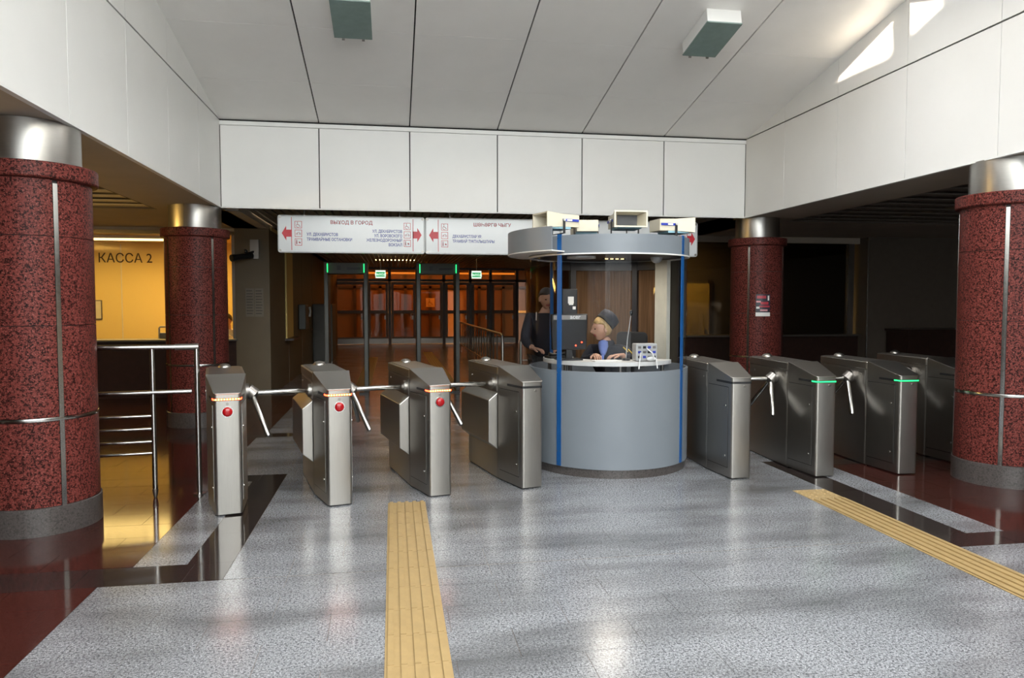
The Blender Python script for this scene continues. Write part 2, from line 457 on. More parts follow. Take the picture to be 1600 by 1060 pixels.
bad = [f for f in bm.faces if any(inside(f.calc_center_median(), h) for h in holes)]
bmesh.ops.delete(bm, geom=bad, context='FACES_ONLY')
me = bpy.data.meshes.new('roof_slope'); bm.to_mesh(me); bm.free()
o = obj('roof_slope', me, 'ceiling_panel', ceil); sd = o.modifiers.new('solid', 'SOLIDIFY'); sd.thickness = .06; sd.offset = 0
box('roof_flat', 'ceiling_panel', ceil, XL-.3, XR+.3, SKY1, 1, zc(1), zc(1)+.12)
box('roof_end', 'ceiling_panel', ceil, XL-.3, XR+.3, YBACK-.2, -5.5, zc(1), zc(1)+.12)
sk = struct('window_1', 'roof glazing over the hall', 'window')
for i in range(7): x = XL+(XR-XL)*i/6; box('glazing_bar', 'white_panel', sk, x-.03, x+.03, SKY0, SKY1, zc(1), zc(1)+.1)
for i in range(6): x = XL+(XR-XL)*i/6; box('pane', 'clear_glass', sk, x+.03, x+XR/6+XL/-6-.03, SKY0, SKY1, zc(1)+.05, zc(1)+.056)
fa = struct('window_2', 'glazed entrance front of the hall', 'window')
for i in range(9): x = -2.8+8.5*i/8; box('mullion', 'dark_frame', fa, x-.03, x+.03, YBACK-.15, YBACK-.05, 0, 3.8)
for i in range(8): x = -2.8+8.5*i/8; box('pane', 'tinted_glass', fa, x+.03, x+8.5/8-.03, YBACK-.105, YBACK-.098, .06, 3.75)
box('sill', 'dark_frame', fa, -2.9, 5.8, YBACK-.15, YBACK-.05, 0, .06); box('header', 'white_panel', fa, -2.9, 5.8, YBACK-.2, YBACK, 3.75, 3.9)
for i in range(8): x = XL+(XR-XL)*i/8; box('upper_pane', 'clear_glass', fa, x+.03, x+(XR-XL)/8-.03, YBACK-.105, YBACK-.098, 3.9, zc(1))
for i in range(9): x = XL+(XR-XL)*i/8; box('upper_mullion', 'white_panel', fa, x-.03, x+.03, YBACK-.15, YBACK-.05, 3.9, zc(1))
wb = struct('wall_back', 'plain walls beside the glazed entrance', 'wall')
box('wall_panel', 'beige_wall', wb, -7.2, -2.8, YBACK-.2, YBACK, 0, 3.2); box('wall_panel', 'dark_wall', wb, 5.7, 11.6, YBACK-.2, YBACK, 0, 3.2)

# ------------------------------------------------------------------ aisles
YT = 13.0
trl = struct('trim_1', 'soffit band under the left fascia', 'soffit'); 
box('soffit_board', 'soffit', trl, -3.1, XL-.02, YBACK, YF+.4, ZB, ZB+.1)
box('soffit_board', 'soffit', trl, -7.2, XL-.02, 10.5, YT, ZB, ZB+.1)
trr = struct('trim_2', 'soffit band under the right fascia', 'soffit')
box('soffit_board', 'soffit', trr, XR+.02, 6.0, YBACK, YF+.4, ZB, ZB+.1)
box('soffit_board', 'soffit', trr, XR+.02, 11.6, 10.5, YT, ZB, ZB+.1)
def grid(name, label, x0, x1, y0, y1, mat, top):
    t = struct(name, label, 'ceiling')
    box('upper_slab', top, t, x0, x1, y0, y1, 3.2, 3.3)
    for a in ((x0, x1, y0, y0+.02), (x0, x1, y1-.02, y1), (x0, x0+.02, y0, y1), (x1-.02, x1, y0, y1)): box('rim', top, t, *a, ZB, 3.2)
    n = int((y1-y0)/.42)
    for i in range(n): y = y1-.42*(i+.6); box('slat', mat, t, x0+.02, x1-.02, y-.085, y+.085, ZB+.01, ZB+.022)
    m = int((x1-x0)/1.2)
    for i in range(m): x = x0+1.2*(i+.5); box('runner', mat, t, x-.03, x+.03, y0, y1, ZB+.05, ZB+.09)
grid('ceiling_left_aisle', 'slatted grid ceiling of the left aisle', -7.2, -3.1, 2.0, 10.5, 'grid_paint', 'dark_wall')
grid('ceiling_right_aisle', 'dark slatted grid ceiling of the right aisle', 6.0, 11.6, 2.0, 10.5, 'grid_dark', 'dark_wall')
box('upper_slab', 'aisle_ceiling', bpy.data.objects['ceiling_left_aisle'], -7.2, -3.1, YBACK, 2.0, ZB, ZB+.1)
box('upper_slab', 'aisle_ceiling', bpy.data.objects['ceiling_right_aisle'], 6.0, 11.6, YBACK, 2.0, ZB, ZB+.1)
struct('wall_left_aisle', 'outer wall of the left aisle', 'wall', box('wall_left_aisle', 'beige_wall', None, -7.4, -7.2, YBACK, 17, 0, 3.3))
struct('wall_right_aisle', 'outer wall of the right aisle', 'wall', box('wall_right_aisle', 'dark_wall', None, 11.6, 11.8, YBACK, 17, 0, 3.3))

wl_ = thing('wall_uplight', 'added unseen warm uplight on the outer wall of the left aisle', 'lamp', (-7.18, 8.2, 1.9))  # added fixture, out of view, to warm the aisle slats and soffit
box('back_plate', 'dark_steel', wl_, 0, .02, -.15, .15, -.1, .1); box('bowl', 'lamp_soft', wl_, .02, .14, -.25, .25, -.05, .03)
lamp('uplight', 'AREA', (-7.0, 8.2, 2.0), 120, (1, .62, .16), 1.0, (R(-12), R(-168), 0))  # added fill light aimed up at the left aisle ceiling
# columns
def column(x, y, label, poster=False):
    t = thing('column', label, 'column', (x, y, 0), 0, 'red granite columns')
    r = .38; S = [R(a) for a in (-135, -45, 45, 135)]; hw = .018/r
    MB().lathe([(r+.012, 0), (r+.012, .19), (r+.004, .195)], 64).build('base_ring', 'plinth_stone', t, 40)
    MB().lathe([(r-.012, .19), (r-.012, 2.47)], 48).build('core', 'seam_dark', t, 40)
    for a in S:
        for z0, z1 in ((.197, .785), (.815, 1.44), (1.444, 2.05), (2.054, 2.46)):
            MB().arc(r-.02, r, z0, z1-.001, a+hw, a+PI/2-hw, 14).build('granite_panel', 'red_granite', t, 40)
        MB().arc(r-.02, r+.002, .02, 2.41, a-hw*.8, a+hw*.8, 2).build('metal_strip', 'chrome', t)
    MB().lathe([(r-.01, .785), (r+.004, .789), (r+.006, .80), (r+.004, .811), (r-.01, .815)], 64).build('metal_band', 'chrome', t, 40)
    MB().lathe([(r-.02, 2.43), (r+.035, 2.44), (r+.042, 2.45), (r+.042, 2.54), (r+.035, 2.548), (.2, 2.552)], 64).build('capital_ring', 'red_granite', t, 30)
    MB().lathe([(.318, 2.55), (.32, 2.56), (.32, ZB-.004)], 64).build('neck', 'neck_steel', t, 40)
    for a in (R(-100), R(80)): MB().arc(.318, .3225, 2.555, ZB-.006, a, a+.012, 1).build('neck_seam', 'dark_steel', t)
    return t
column(-2.53, 5.72, 'red granite column with steel neck joined to the steel handrail')
column(-2.53, 10.13, 'red granite column standing before the yellow lit ticket windows')
cr = column(5.43, 10.3, 'red granite column carrying a small dark poster')
column(5.43, 5.74, 'red granite column beside the outermost turnstile on the green-lit side')
# poster on the column: flat print curved round the shaft
po = thing('poster', 'small dark poster with red bands and white foot on red column', 'poster', (5.43, 10.3, 0))
a0 = math.atan2(-10.3, -5.43)
def pa(k0, k1, z0, z1, rr, name, m): MB().arc(.381, rr, z0, z1, a0+k0, a0+k1, 8).build(name, m, po, 40)
plain('poster_dark', (.02, .02, .035), .4); plain('poster_red', (.42, .03, .05), .4); plain('poster_pink', (.65, .3, .32), .5)
pa(-.02, .52, 1.40, 1.72, .3835, 'sheet', 'poster_dark')
pa(-.02, .52, 1.40, 1.455, .3845, 'foot_strip', 'paper')
for z0, z1, k0, k1, m in ((1.66, 1.70, .02, .36, 'poster_red'), (1.60, 1.625, .0, .16, 'poster_pink'), (1.57, 1.61, .16, .45, 'poster_red'), (1.53, 1.555, .1, .5, 'poster_red'), (1.51, 1.54, .0, .12, 'paper'), (1.475, 1.50, .14, .42, 'poster_pink'), (1.63, 1.70, .42, .48, 'paper')):
    pa(k0, k1, z0, z1, .3845, 'print_band', m)

# ------------------------------------------------------------------ ticket office (left) and office (right)
def office_wall(name, label, x0, x1, cuts, low, header_z=2.74, sill_z=.95):
    t = struct(name, label, 'wall')
    box('lower_wall', low, t, x0, x1, YT, YT+.14, 0, sill_z); box('header', 'soffit', t, x0, x1, YT, YT+.14, header_z, 3.2)
    box('counter', 'dark_steel', t, x0, x1, YT-.12, YT+.35, sill_z, sill_z+.035, bev=.006)
    for a, b in cuts: box('mullion', 'dark_steel', t, a, b, YT+.02, YT+.12, sill_z+.035, header_z)
    return t
ow = office_wall('wall_ticket_office', 'dark red counter wall of the ticket office', -7.2, -2.6, ((-7.2, -7.1), (-5.42, -5.34), (-3.74, -3.64), (-2.68, -2.6)), 'wood_dark')
box('head_rail', 'chrome', ow, -7.2, -2.6, YT-.03, YT+.02, 2.74, 2.80)
wn = struct('window_3', 'ticket office window lettered with the cash desk number', 'window')
for a, b in ((-7.1, -5.42), (-5.34, -3.74), (-3.64, -2.68)): box('pane', 'clear_glass', wn, a, b, YT+.06, YT+.066, .985, 2.74)
text('lettering', 'КАССА 2', .215, 'frame_brown', wn, (-4.80, YT+.055, 2.265), fit=.83)
tr = struct('wall_ticket_room', 'cream painted rear walls of the ticket office', 'wall')
box('rear_wall', 'cream_paint', tr, -7.2, -2.1, 16.2, 16.35, 0, 3.0)
box('side_wall', 'orange_paint', tr, -2.75, -2.62, YT+.35, 16.2, 0, 3.0)
box('room_ceiling', 'cream_paint', tr, -7.2, -2.05, YT+.14, 16.3, 2.84, 2.9)
box('rear_joint', 'grid_paint', tr, -5.52, -5.50, 16.19, 16.2, 0, 2.8)
bx = thing('ceiling_luminaire', 'long lit ceiling luminaire inside the ticket office', 'lamp', (-4.9, 14.6, 2.76))
box('housing', 'desk_white', bx, -1.0, 1.0, -.16, .16, .02, .08); box('diffuser', 'lamp_soft', bx, -.97, .97, -.14, .14, 0, .02)
lamp('ticket_light', 'AREA', (-4.9, 14.5, 2.70), 42, (1, .68, .22), 3.6, sy=1.4)
lamp('ticket_light', 'AREA', (-3.4, 14.6, 2.70), 11, (1, .55, .16), .8)
# monitor, ticket terminal and notice in the office
def slab_monitor(loc, rz, label, wdt=.42, hgt=.3, mat='black_plastic'):
    t = thing('computer_monitor', label, 'monitor', loc, rz)
    box('screen_case', mat, t, -wdt/2, wdt/2, -.02, .02, .12, .12+hgt, bev=.006)
    box('stand', mat, t, -.025, .025, -.01, .03, .01, .2); box('foot', mat, t, -.11, .11, -.08, .08, 0, .015, bev=.004)
    return t
slab_monitor((-5.22, YT+.32, .987), R(60), 'black computer monitor at the edge of the ticket window', .3, .24)
s = thing('ticket_terminal', 'pale rounded card terminal on counter by the window mullion', 'terminal', (-3.86, YT+.25, .986))
MB().tube([(-.07, 0, .0), (-.07, 0, .17), (-.05, 0, .2), (.05, 0, .2), (.07, 0, .17), (.07, 0, 0)], .016, 8).build('frame', 'cream_plastic', s, 40)
box('body', 'dark_steel', s, -.055, .055, -.03, .03, 0, .1, bev=.01)
nt = thing('notice_sheet', 'dark framed notice on the cream wall of ticket office', 'notice', (-6.02, 16.19, 1.45))
box('frame', 'dark_steel', nt, -.13, .13, -.012, 0, -.2, .2); box('sheet', 'grid_paint', nt, -.11, .11, -.016, -.012, -.18, .18)

# pillar and passage walls
wp = struct('wall_passage_left', 'beige pillar and left wall of the passage', 'wall')
box('pillar', 'beige_wall', wp, -2.62, -2.06, YT-.04, YT+.6, 0, ZB)
box('side_wall', 'beige_wall', wp, -2.62, -2.06, YT+.6, 28.3, 0, 3.0)
for y in (15.2, 17.4, 19.6, 21.8, 24.0, 26.2): box('joint', 'dark_wall', wp, -2.061, -2.056, y-.008, y+.008, 0, 2.8)
wq = struct('wall_passage_right', 'right wall of the passage', 'wall')
box('side_wall', 'beige_wall', wq, 5.2, 5.4, YT+.14, 28.3, 0, 3.0)
ns = thing('notice_board', 'faded paper timetable sheets on beige pillar', 'notice', (-2.31, YT-.042, 1.60))
plain('notice_grey', (.15, .13, .10), .7); plain('notice_line', (.06, .05, .04), .7)
for k, (a, c) in enumerate(((-.145, -.005), (.005, .145))):
    sh = box('sheet', 'notice_grey', ns, a, c, -.003, 0, -.24, .24)
    for i in range(9): box('text_line', 'notice_line', sh, a+.015, c-.03+.012*(i % 2), -.0045, -.003, .19-.048*i, .205-.048*i)
cc = thing('security_camera', 'dark bullet security camera mounted high on beige pillar', 'camera', (-2.42, YT-.045, 2.36))
box('bracket', 'dark_steel', cc, .06, .2, -.05, 0, -.02, .3); MB().tube([(.12, -.03, .1), (-.02, -.16, .03)], .02).build('arm', 'black_plastic', cc)
MB().tube([(.10, -.10, .03), (-.16, -.36, -.03)], .05, 14).build('barrel', 'black_plastic', cc, 40); MB().tube([(-.13, -.33, -.024), (-.175, -.375, -.034)], .058, 14).build('hood', 'black_plastic', cc, 40)
MB().ball((.02, -.22, .09), .035).build('infrared_lamp', 'black_plastic', cc, 60)
# yellowish strip panel, phone, cabinet on the passage wall
p = thing('wall_panel_strip', 'tall yellowish panel strip on the left passage wall', 'wall panel', (-2.056, 15.2, 0))
box('board', 'cream_paint', p, 0, .03, -.45, .45, .9, 2.6); box('ledge', 'wood_dark', p, 0, .16, -.55, .5, .86, .90)
ph = thing('payphone', 'grey wall payphone with hanging cord on the passage wall', 'telephone', (-2.056, 17.0, 1.0))
box('case', 'detector_grey', ph, 0, .16, -.28, .28, 0, .56, bev=.02); MB().tube([(.2, .1, .5), (.22, .1, .4), (.2, .1, .28)], [.03, .02, .03]).build('handset', 'device_grey', ph, 40)
MB().tube([(.2, .1, .26), (.24, -.1, .05), (.26, -.3, -.02), (.26, .3, 0), (.2, .6, .06)], .008, 6).build('cord', 'black_plastic', ph)
cb = thing('equipment_cabinet', 'tall pale grey cabinet against the left passage wall', 'cabinet', (-2.05, 20.2, 0))
box('body', 'detector_grey', cb, 0, .5, -.6, .6, .06, 1.56, bev=.01); box('door', 'detector_grey', cb, .04, .46, -.615, -.6, .1, 1.52, bev=.006); box('plinth', 'dark_steel', cb, .02, .48, -.58, .58, 0, .06)

# right office
orr = office_wall('wall_right_office', 'dark counter wall of the unlit right office', 5.35, 9.0, ((5.35, 5.45), (7.2, 7.3), (8.78, 8.9)), 'wood_dark')
wr = struct('window_4', 'unlit right office window', 'window')
for a, c in ((5.45, 7.2), (7.3, 8.78)): box('pane', 'smoked_glass', wr, a, c, YT+.06, YT+.066, .985, 2.74)
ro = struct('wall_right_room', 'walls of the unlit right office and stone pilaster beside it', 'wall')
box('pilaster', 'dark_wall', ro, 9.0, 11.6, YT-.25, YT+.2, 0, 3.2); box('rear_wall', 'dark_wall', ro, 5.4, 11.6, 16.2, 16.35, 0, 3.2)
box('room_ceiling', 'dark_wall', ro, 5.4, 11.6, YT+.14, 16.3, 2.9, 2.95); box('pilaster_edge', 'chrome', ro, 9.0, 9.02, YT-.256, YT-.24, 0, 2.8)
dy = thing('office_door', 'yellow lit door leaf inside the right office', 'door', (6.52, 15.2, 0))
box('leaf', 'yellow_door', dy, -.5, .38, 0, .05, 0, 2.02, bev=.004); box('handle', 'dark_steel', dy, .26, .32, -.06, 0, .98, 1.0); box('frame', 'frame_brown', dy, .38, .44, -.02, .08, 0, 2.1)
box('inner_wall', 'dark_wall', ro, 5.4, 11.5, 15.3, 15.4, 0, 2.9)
lamp('office_spot', 'AREA', (6.1, 14.2, 2.6), 34, (1, .72, .25), .3, (R(25), 0, 0))
dk = thing('dark_counter', 'low dark counter against the brown wall behind the turnstiles', 'counter', (10.3, YT-.6, 0))
box('body', 'wood_dark', dk, -.9, .9, -.3, .3, 0, 1.06); box('top', 'wood_dark', dk, -.93, .93, -.33, .33, 1.06, 1.1, bev=.004)

# ------------------------------------------------------------------ passage ceiling, doors, lamps
pc = struct('ceiling_passage', 'slatted metal ceiling of the passage', 'ceiling')
box('upper_slab', 'dark_wall', pc, -2.7, 5.9, YF+.2, 28.3, 3.12, 3.2)
box('edge_board', 'soffit', pc, -2.62, -2.06, YF+.4, 28.3, ZB, ZB+.1); box('edge_board', 'soffit', pc, 5.14, 5.7, YF+.4, 28.3, ZB, ZB+.1)
for i in range(60):
    x = -2.0+i*.12; box('slat', 'slat_paint', pc, x-.042, x+.042, YF+.31, 28.2, 2.93, 2.97)
for y, x, lab in ((15.5, .1, 'nearest the hanging sign'), (18.0, .1, 'second from the hanging sign'), (21.0, .1, 'third from the hanging sign'), (25, .1, 'nearest the glazed doors')):
    t = thing('passage_luminaire', 'warm tube luminaire above the passage slats, '+lab, 'lamp', (x, y, 3.02), 0, 'passage tube lamps')
    box('housing', 'dark_steel', t, -.75, .75, -.05, .05, .02, .06); box('tube', 'lamp_warm', t, -.72, .72, -.03, .03, 0, .02)
for y in (17, 22): lamp('passage_light', 'AREA', (1.5, y, 2.9), 7, (1, .60, .22), 2.5)
DY = 28.3
wd = struct('wall_rear', 'dark framed glazed partition of doors at the end of passage', 'wall')
box('header', 'frame_brown', wd, -2.3, 5.5, DY, DY+.2, 2.86, 3.2); box('transom_rail', 'frame_brown', wd, -2.3, 5.5, DY, DY+.12, 2.40, 2.50)
posts = [-2.2, -.97, -.10, .94, 1.97, 3.0, 3.79, 4.84, 5.4]
for x in posts: box('post', 'frame_brown', wd, x-.055, x+.055, DY, DY+.12, 0, 2.86)
for i in range(8): box('transom_pane', 'door_glass', wd, posts[i]+.055, posts[i+1]-.055, DY+.05, DY+.056, 2.5, 2.86)
for i in range(7):
    x0, x1 = posts[i]+.06, posts[i+1]-.06; d = struct('door_%d' % (i+1), 'glazed swing door in the row at the passage end', 'door')
    for a in ((x0, x0+.09, .02, 2.39), (x1-.09, x1, .02, 2.39)): box('stile', 'door_brown', d, a[0], a[1], DY+.03, DY+.08, a[2], a[3])
    for z0, z1 in ((.02, .28), (1.18, 1.30), (2.28, 2.39)): box('rail', 'door_brown' if z0 else 'dark_steel', d, x0+.09, x1-.09, DY+.03, DY+.08, z0, z1)
    for z0, z1 in ((.28, 1.18), (1.30, 2.28)): box('pane', 'door_glass', d, x0+.09, x1-.09, DY+.05, DY+.056, z0, z1)
    box('handle', 'dark_steel', d, x1-.14, x1-.09, DY-.03, DY+.03, .95, 1.1); box('kick_plate', 'dark_steel', d, x0, x1, DY+.02, DY+.03, .02, .22)
wv = struct('wall_vestibule', 'walls of the orange lit vestibule behind the doors', 'wall')
box('rear_wall', 'door_brown', wv, -3, 6.5, 31.4, 31.5, 0, 3.2); box('side_wall', 'door_brown', wv, -3, -2.9, 28.5, 31.4, 0, 3.2); box('side_wall', 'door_brown', wv, 6.4, 6.5, 28.5, 31.4, 0, 3.2)
box('vestibule_ceiling', 'orange_paint', wv, -3, 6.5, 28.5, 31.4, 3.1, 3.2)
for i in range(9): x = -2.6+i*1.05; box('frame_post', 'frame_brown', wv, x-.06, x+.06, 31.3, 31.4, 0, 3.1)
box('frame_rail', 'frame_brown', wv, -3, 6.5, 31.3, 31.4, 2.2, 2.3); box('frame_rail', 'orange_paint', wv, -3, 6.5, 31.3, 31.4, 1.15, 1.25)
lamp('vestibule_light', 'AREA', (1.5, 30, 3.0), 130, (1, .47, .10), 6, sy=1.5)
for k in range(2):  # glowing bars added to make the transom panes bright orange
    t = thing('added_glow_bar', 'added orange glow bar behind the door transoms on the %s side' % ('cabinet' if k == 0 else 'railing'), 'lamp', (-.3+3.6*k, 29.6, 2.74), 0, 'added vestibule glow bars')
    box('housing', 'frame_brown', t, -1.7, 1.7, -.05, .06, .07, .11); box('tube', 'glow_orange', t, -1.65, 1.65, -.04, .04, 0, .07); MB().tube([(0, 0, .1), (0, 0, .37)], .012, 6).build('hanger', 'frame_brown', t)
st = thing('wheelchair_sticker', 'orange lit wheelchair sticker on glass door', 'sticker', (1.45, DY+.045, 1.6))
box('sheet', 'sticker_paper', st, -.17, .17, -.004, 0, -.17, .17)
def wheelchair(parent, s, m, y=-.005, dx=0, dz=0):
    pts = [(dx+s*.26*math.cos(a), y, dz-s*.16+s*.26*math.sin(a)) for a in [R(100+200*k/10) for k in range(11)]]
    MB().tube(pts, s*.035, 6).build('wheel', m, parent)
    MB().tube([(dx-s*.05, y, dz+s*.22), (dx-s*.02, y, dz-s*.02), (dx+s*.2, y, dz-s*.04), (dx+s*.3, y, dz-s*.3), (dx+s*.4, y, dz-s*.28)], s*.045, 6).build('figure', m, parent)
    MB().disc((dx-s*.06, y-.001, dz+s*.36), (0, 1, 0), s*.075, .003, 12).build('head', m, parent)
wheelchair(st, .3, 'orange_paint', dx=-.02)
for x, y, lab in ((-.33, 21.5, 'between the two metal detectors'), (2.46, 21.5, 'above the steel railing')):
    e = thing('exit_sign', 'small green lit exit sign hanging '+lab, 'sign', (x, y, 2.42), 0, 'green exit signs')
    box('case', 'device_grey', e, -.15, .15, 0, .05, -.12, .12); box('face', 'exit_white', e, -.14, .14, -.004, 0, -.11, .11)
    box('band', 'exit_green', e, -.125, .125, -.007, -.004, -.075, .065); text('lettering', 'ВЫХОД', .085, 'exit_white', e, (0, -.009, -.035), 'CENTER')
    MB().tube([(0, .02, .12), (0, .02, .6)], .008, 6).build('hanger', 'dark_steel', e)

# metal detectors
for x0, x1, lab in ((-1.16, -.42, 'walk-through metal detector gate left of the railing, before the doors with no sticker'), (.42, 1.18, 'walk-through metal detector gate next to the steel railing')):
    c = (x0+x1)/2; h = (x1-x0)/2
    t = thing('metal_detector', lab, 'metal detector', (c, 13.2, 0), 0, 'metal detector gates')
    for s in (-1, 1):
        pz = box('post', 'detector_grey', t, s*h-.035*(1+s)/1, s*h+.035*(1-s)/1, -.25, .25, .03, 2.3, bev=.01)
        box('light_strip', 'led_green', t, s*(h-.062)-.006, s*(h-.062)+.006, -.256, -.25, 2.12, 2.27)
        box('foot', 'black_plastic', t, s*h-.08*(1+s)/1, s*h+.08*(1-s)/1, -.3, .3, 0, .03)
    hd = box('header', 'detector_grey', t, -h+.07, h-.07, -.22, .22, 2.1, 2.29, bev=.006)
    box('display', 'black_plastic', hd, .02, h-.12, -.226, -.22, 2.17, 2.21); box('keypad', 'black_plastic', hd, -.15, -.08, -.226, -.22, 2.16, 2.24)

# railing in the passage
def tubeobj(name, pts, r, parent, m='chrome', n=10): return MB().tube(pts, r, n).build(name, m, parent, 40)
rl = thing('steel_railing', 'long steel railing with balusters along the passage floor', 'railing', (2.2, 0, 0))
tubeobj('top_rail', [(0, 24.5, .95), (0, 14.8, .95), (0, 14.66, .92), (0, 14.62, .80), (0, 14.62, 0)], .028, rl, 'steel')
tubeobj('lower_rail', [(0, 24.5, .22), (0, 14.62, .22)], .018, rl, 'steel')
for i in range(17): y = 15.4+i*.56; tubeobj('baluster', [(0, y, 0 if i % 4 == 3 else .22), (0, y, .95)], .014, rl, 'steel', 8)
r2 = thing('short_handrail', 'bent steel hoop rail standing near the grey booth', 'railing', (2.52, 0, 0))
tubeobj('hoop', [(0, 14.3, 0), (0, 14.3, .82), (.04, 14.3, .92), (.12, 14.3, .96), (1.4, 14.3, .96), (1.4, 14.3, 0)], .028, r2, 'steel')
tubeobj('crossbar', [(0, 14.3, .45), (1.4, 14.3, .45)], .014, r2, 'steel')

# ------------------------------------------------------------------ hanging direction sign
SY = 10.42
sg = thing('direction_sign', 'long white hanging exit direction sign with red arrows', 'sign', (0, SY, 0))
def rrect(x0, x1, z0, z1, r, n=5):
    p = []
    for cx, cz, a in ((x1-r, z1-r, 0), (x0+r, z1-r, 90), (x0+r, z0+r, 180), (x1-r, z0+r, 270)):
        for k in range(n+1): t = R(a+90*k/n); p.append((cx+r*math.cos(t), cz+r*math.sin(t)))
    return p
RX = Matrix.Rotation(PI/2, 4, 'X')     # (x, y, z) -> (x, -z, y)
segs = [(-1.54, .46), (.465, 2.42), (2.425, 4.53)]
SZ0, SZ1 = 2.285, 2.80
for k, (x0, x1) in enumerate(segs):
    s = MB().prism(rrect(x0, x1, SZ0, SZ1, .035), -.07, 0, RX).build('sign_panel', 'sign_white', sg, 30, .004)
    rim = MB(); q = rrect(x0+.012, x1-.012, SZ0+.012, SZ1-.012, .03)
    rim.tube([(x, -.001, z) for x, z in q]+[(q[0][0], -.001, q[0][1])], .004, 6); rim.build('rim', 'device_grey', s)
    for x in (x0+.03, x1-.03):
        for z in (SZ0+.03, SZ1-.03): MB().disc((x, 0, z), (0, -1, 0), .018, .006, 12).build('corner_bolt', 'dark_steel', s)
    for x in (x0+.35, x1-.35): MB().tube([(x, .035, SZ1), (x, .035, 2.94)], .006, 6).build('hanger', 'chrome', s)
    cz = 2.55
    def arrow(tip, d):
        P = [(tip, cz), (tip-d*.06, cz+.10), (tip-d*.06, cz+.048), (tip-d*.125, cz+.048), (tip-d*.125, cz-.048), (tip-d*.06, cz-.048), (tip-d*.06, cz-.10)]
        MB().prism(P if d < 0 else P, 0, .003, RX).build('arrow', 'sign_red', sg)
    def bar(x): box('divider_line', 'sign_red', sg, x-.004, x+.004, -.003, 0, SZ0+.035, SZ1-.03)
    def icons(x):
        for i, z in enumerate((cz+.118, cz, cz-.118)):
            h = .048; fr = MB()
            for a in ((-h, h, h-.006, h), (-h, h, -h, -h+.006), (-h, -h+.006, -h, h), (h-.006, h, -h, h)): fr.box(x+a[0], x+a[1], -.003, 0, z+a[2], z+a[3])
            f = fr.build('pictogram', 'sign_red', sg)
            if i == 0: wheelchair(f, .085, 'text_red', -.001, x-.005, z)
            elif i == 1:
                for dx in (-.02, .02): MB().lathe([(.013, -.001), (.013, .002), (.009, .002), (.009, -.001)], 12, M=Matrix.Translation((x+dx, 0, z-.008)) @ RX, closed=True).build('wheel', 'text_red', f)
                MB().tube([(x-.02, -.001, z-.008), (x-.005, -.001, z+.014), (x+.015, -.001, z+.014), (x+.02, -.001, z-.008)], .0025, 5).build('bar', 'text_red', f)
            else:
                MB().tube([(x-.024, -.001, z-.03), (x-.024, -.001, z+.014)], .006, 6).build('figure', 'text_red', f); MB().disc((x-.024, -.002, z+.025), (0, 1, 0), .007, .002, 10).build('head', 'text_red', f)
                MB().prism([(x+.0, z-.006), (x+.02, z-.022), (x+.03, z-.006), (x+.012, z+.006)], 0, .003, RX).build('pram', 'text_red', f)
    if k < 2:
        arrow(x0+.055, -1); bar(x0+.185); icons(x0+.275)
    if k == 0:
        arrow(x1-.045, 1); bar(x1-.165); icons(x1-.245)
        text('heading', 'ВЫХОД В ГОРОД', .068, 'text_red', sg, ((x0+x1)/2-.01, -.002, SZ1-.115), 'CENTER', fit=.57)
        for i, (t, f) in enumerate((('УЛ. ДЕКАБРИСТОВ', .42), ('ТРАМВАЙНЫЕ ОСТАНОВКИ', .61))): text('lettering', t, .056, 'text_blue', sg, (x0+.385, -.002, 2.52-.068*i), fit=f)
        for i, (t, f) in enumerate((('УЛ. ДЕКАБРИСТОВ', .41), ('УЛ. ВОРОВСКОГО', .385), ('ЖЕЛЕЗНОДОРОЖНЫЙ', .49), ('ВОКЗАЛ', .185))): text('lettering', t, .056, 'text_blue', sg, (x1-.315, -.002, 2.575-.062*i), 'RIGHT', fit=f)
    if k == 1:
        text('heading', 'ШӘҺӘРГӘ ЧЫГУ', .068, 'text_red', sg, (1.42, -.002, SZ1-.115), 'CENTER', fit=.54)
        for i, (t, f) in enumerate((('ДЕКАБРИСТЛАР УР.', .42), ('ТРАМВАЙ ТУКТАЛЫШЛАРЫ', .60))): text('lettering', t, .056, 'text_blue', sg, (x0+.385, -.002, 2.52-.068*i), fit=f)
    if k == 2: arrow(x1-.04, 1); bar(x1-.165); icons(x1-.245)

# ------------------------------------------------------------------ ceiling lamps
for x, y, lab in ((3.34, 7.42, 'white box ceiling lamp with greenish glass above the booth side'), (-.37, 7.46, 'white box ceiling lamp with greenish glass above the left turnstiles')):
    t = thing('ceiling_lamp', lab, 'lamp', (x, y, zc(y)), 0, 'box lamps on the sloping ceiling'); t.rotation_euler = (-math.atan(SL), 0, 0)
    box('housing', 'white_panel', t, -.185, .185, -.32, .32, -.14, 0, bev=.004)
    box('glass_cover', 'lamp_green_glass', t, -.19, .19, -.325, .325, -.152, -.138, bev=.002)
    for sx in (-.1, .1): box('clip', 'dark_steel', t, sx-.014, sx+.014, .325, .34, -.165, -.12)

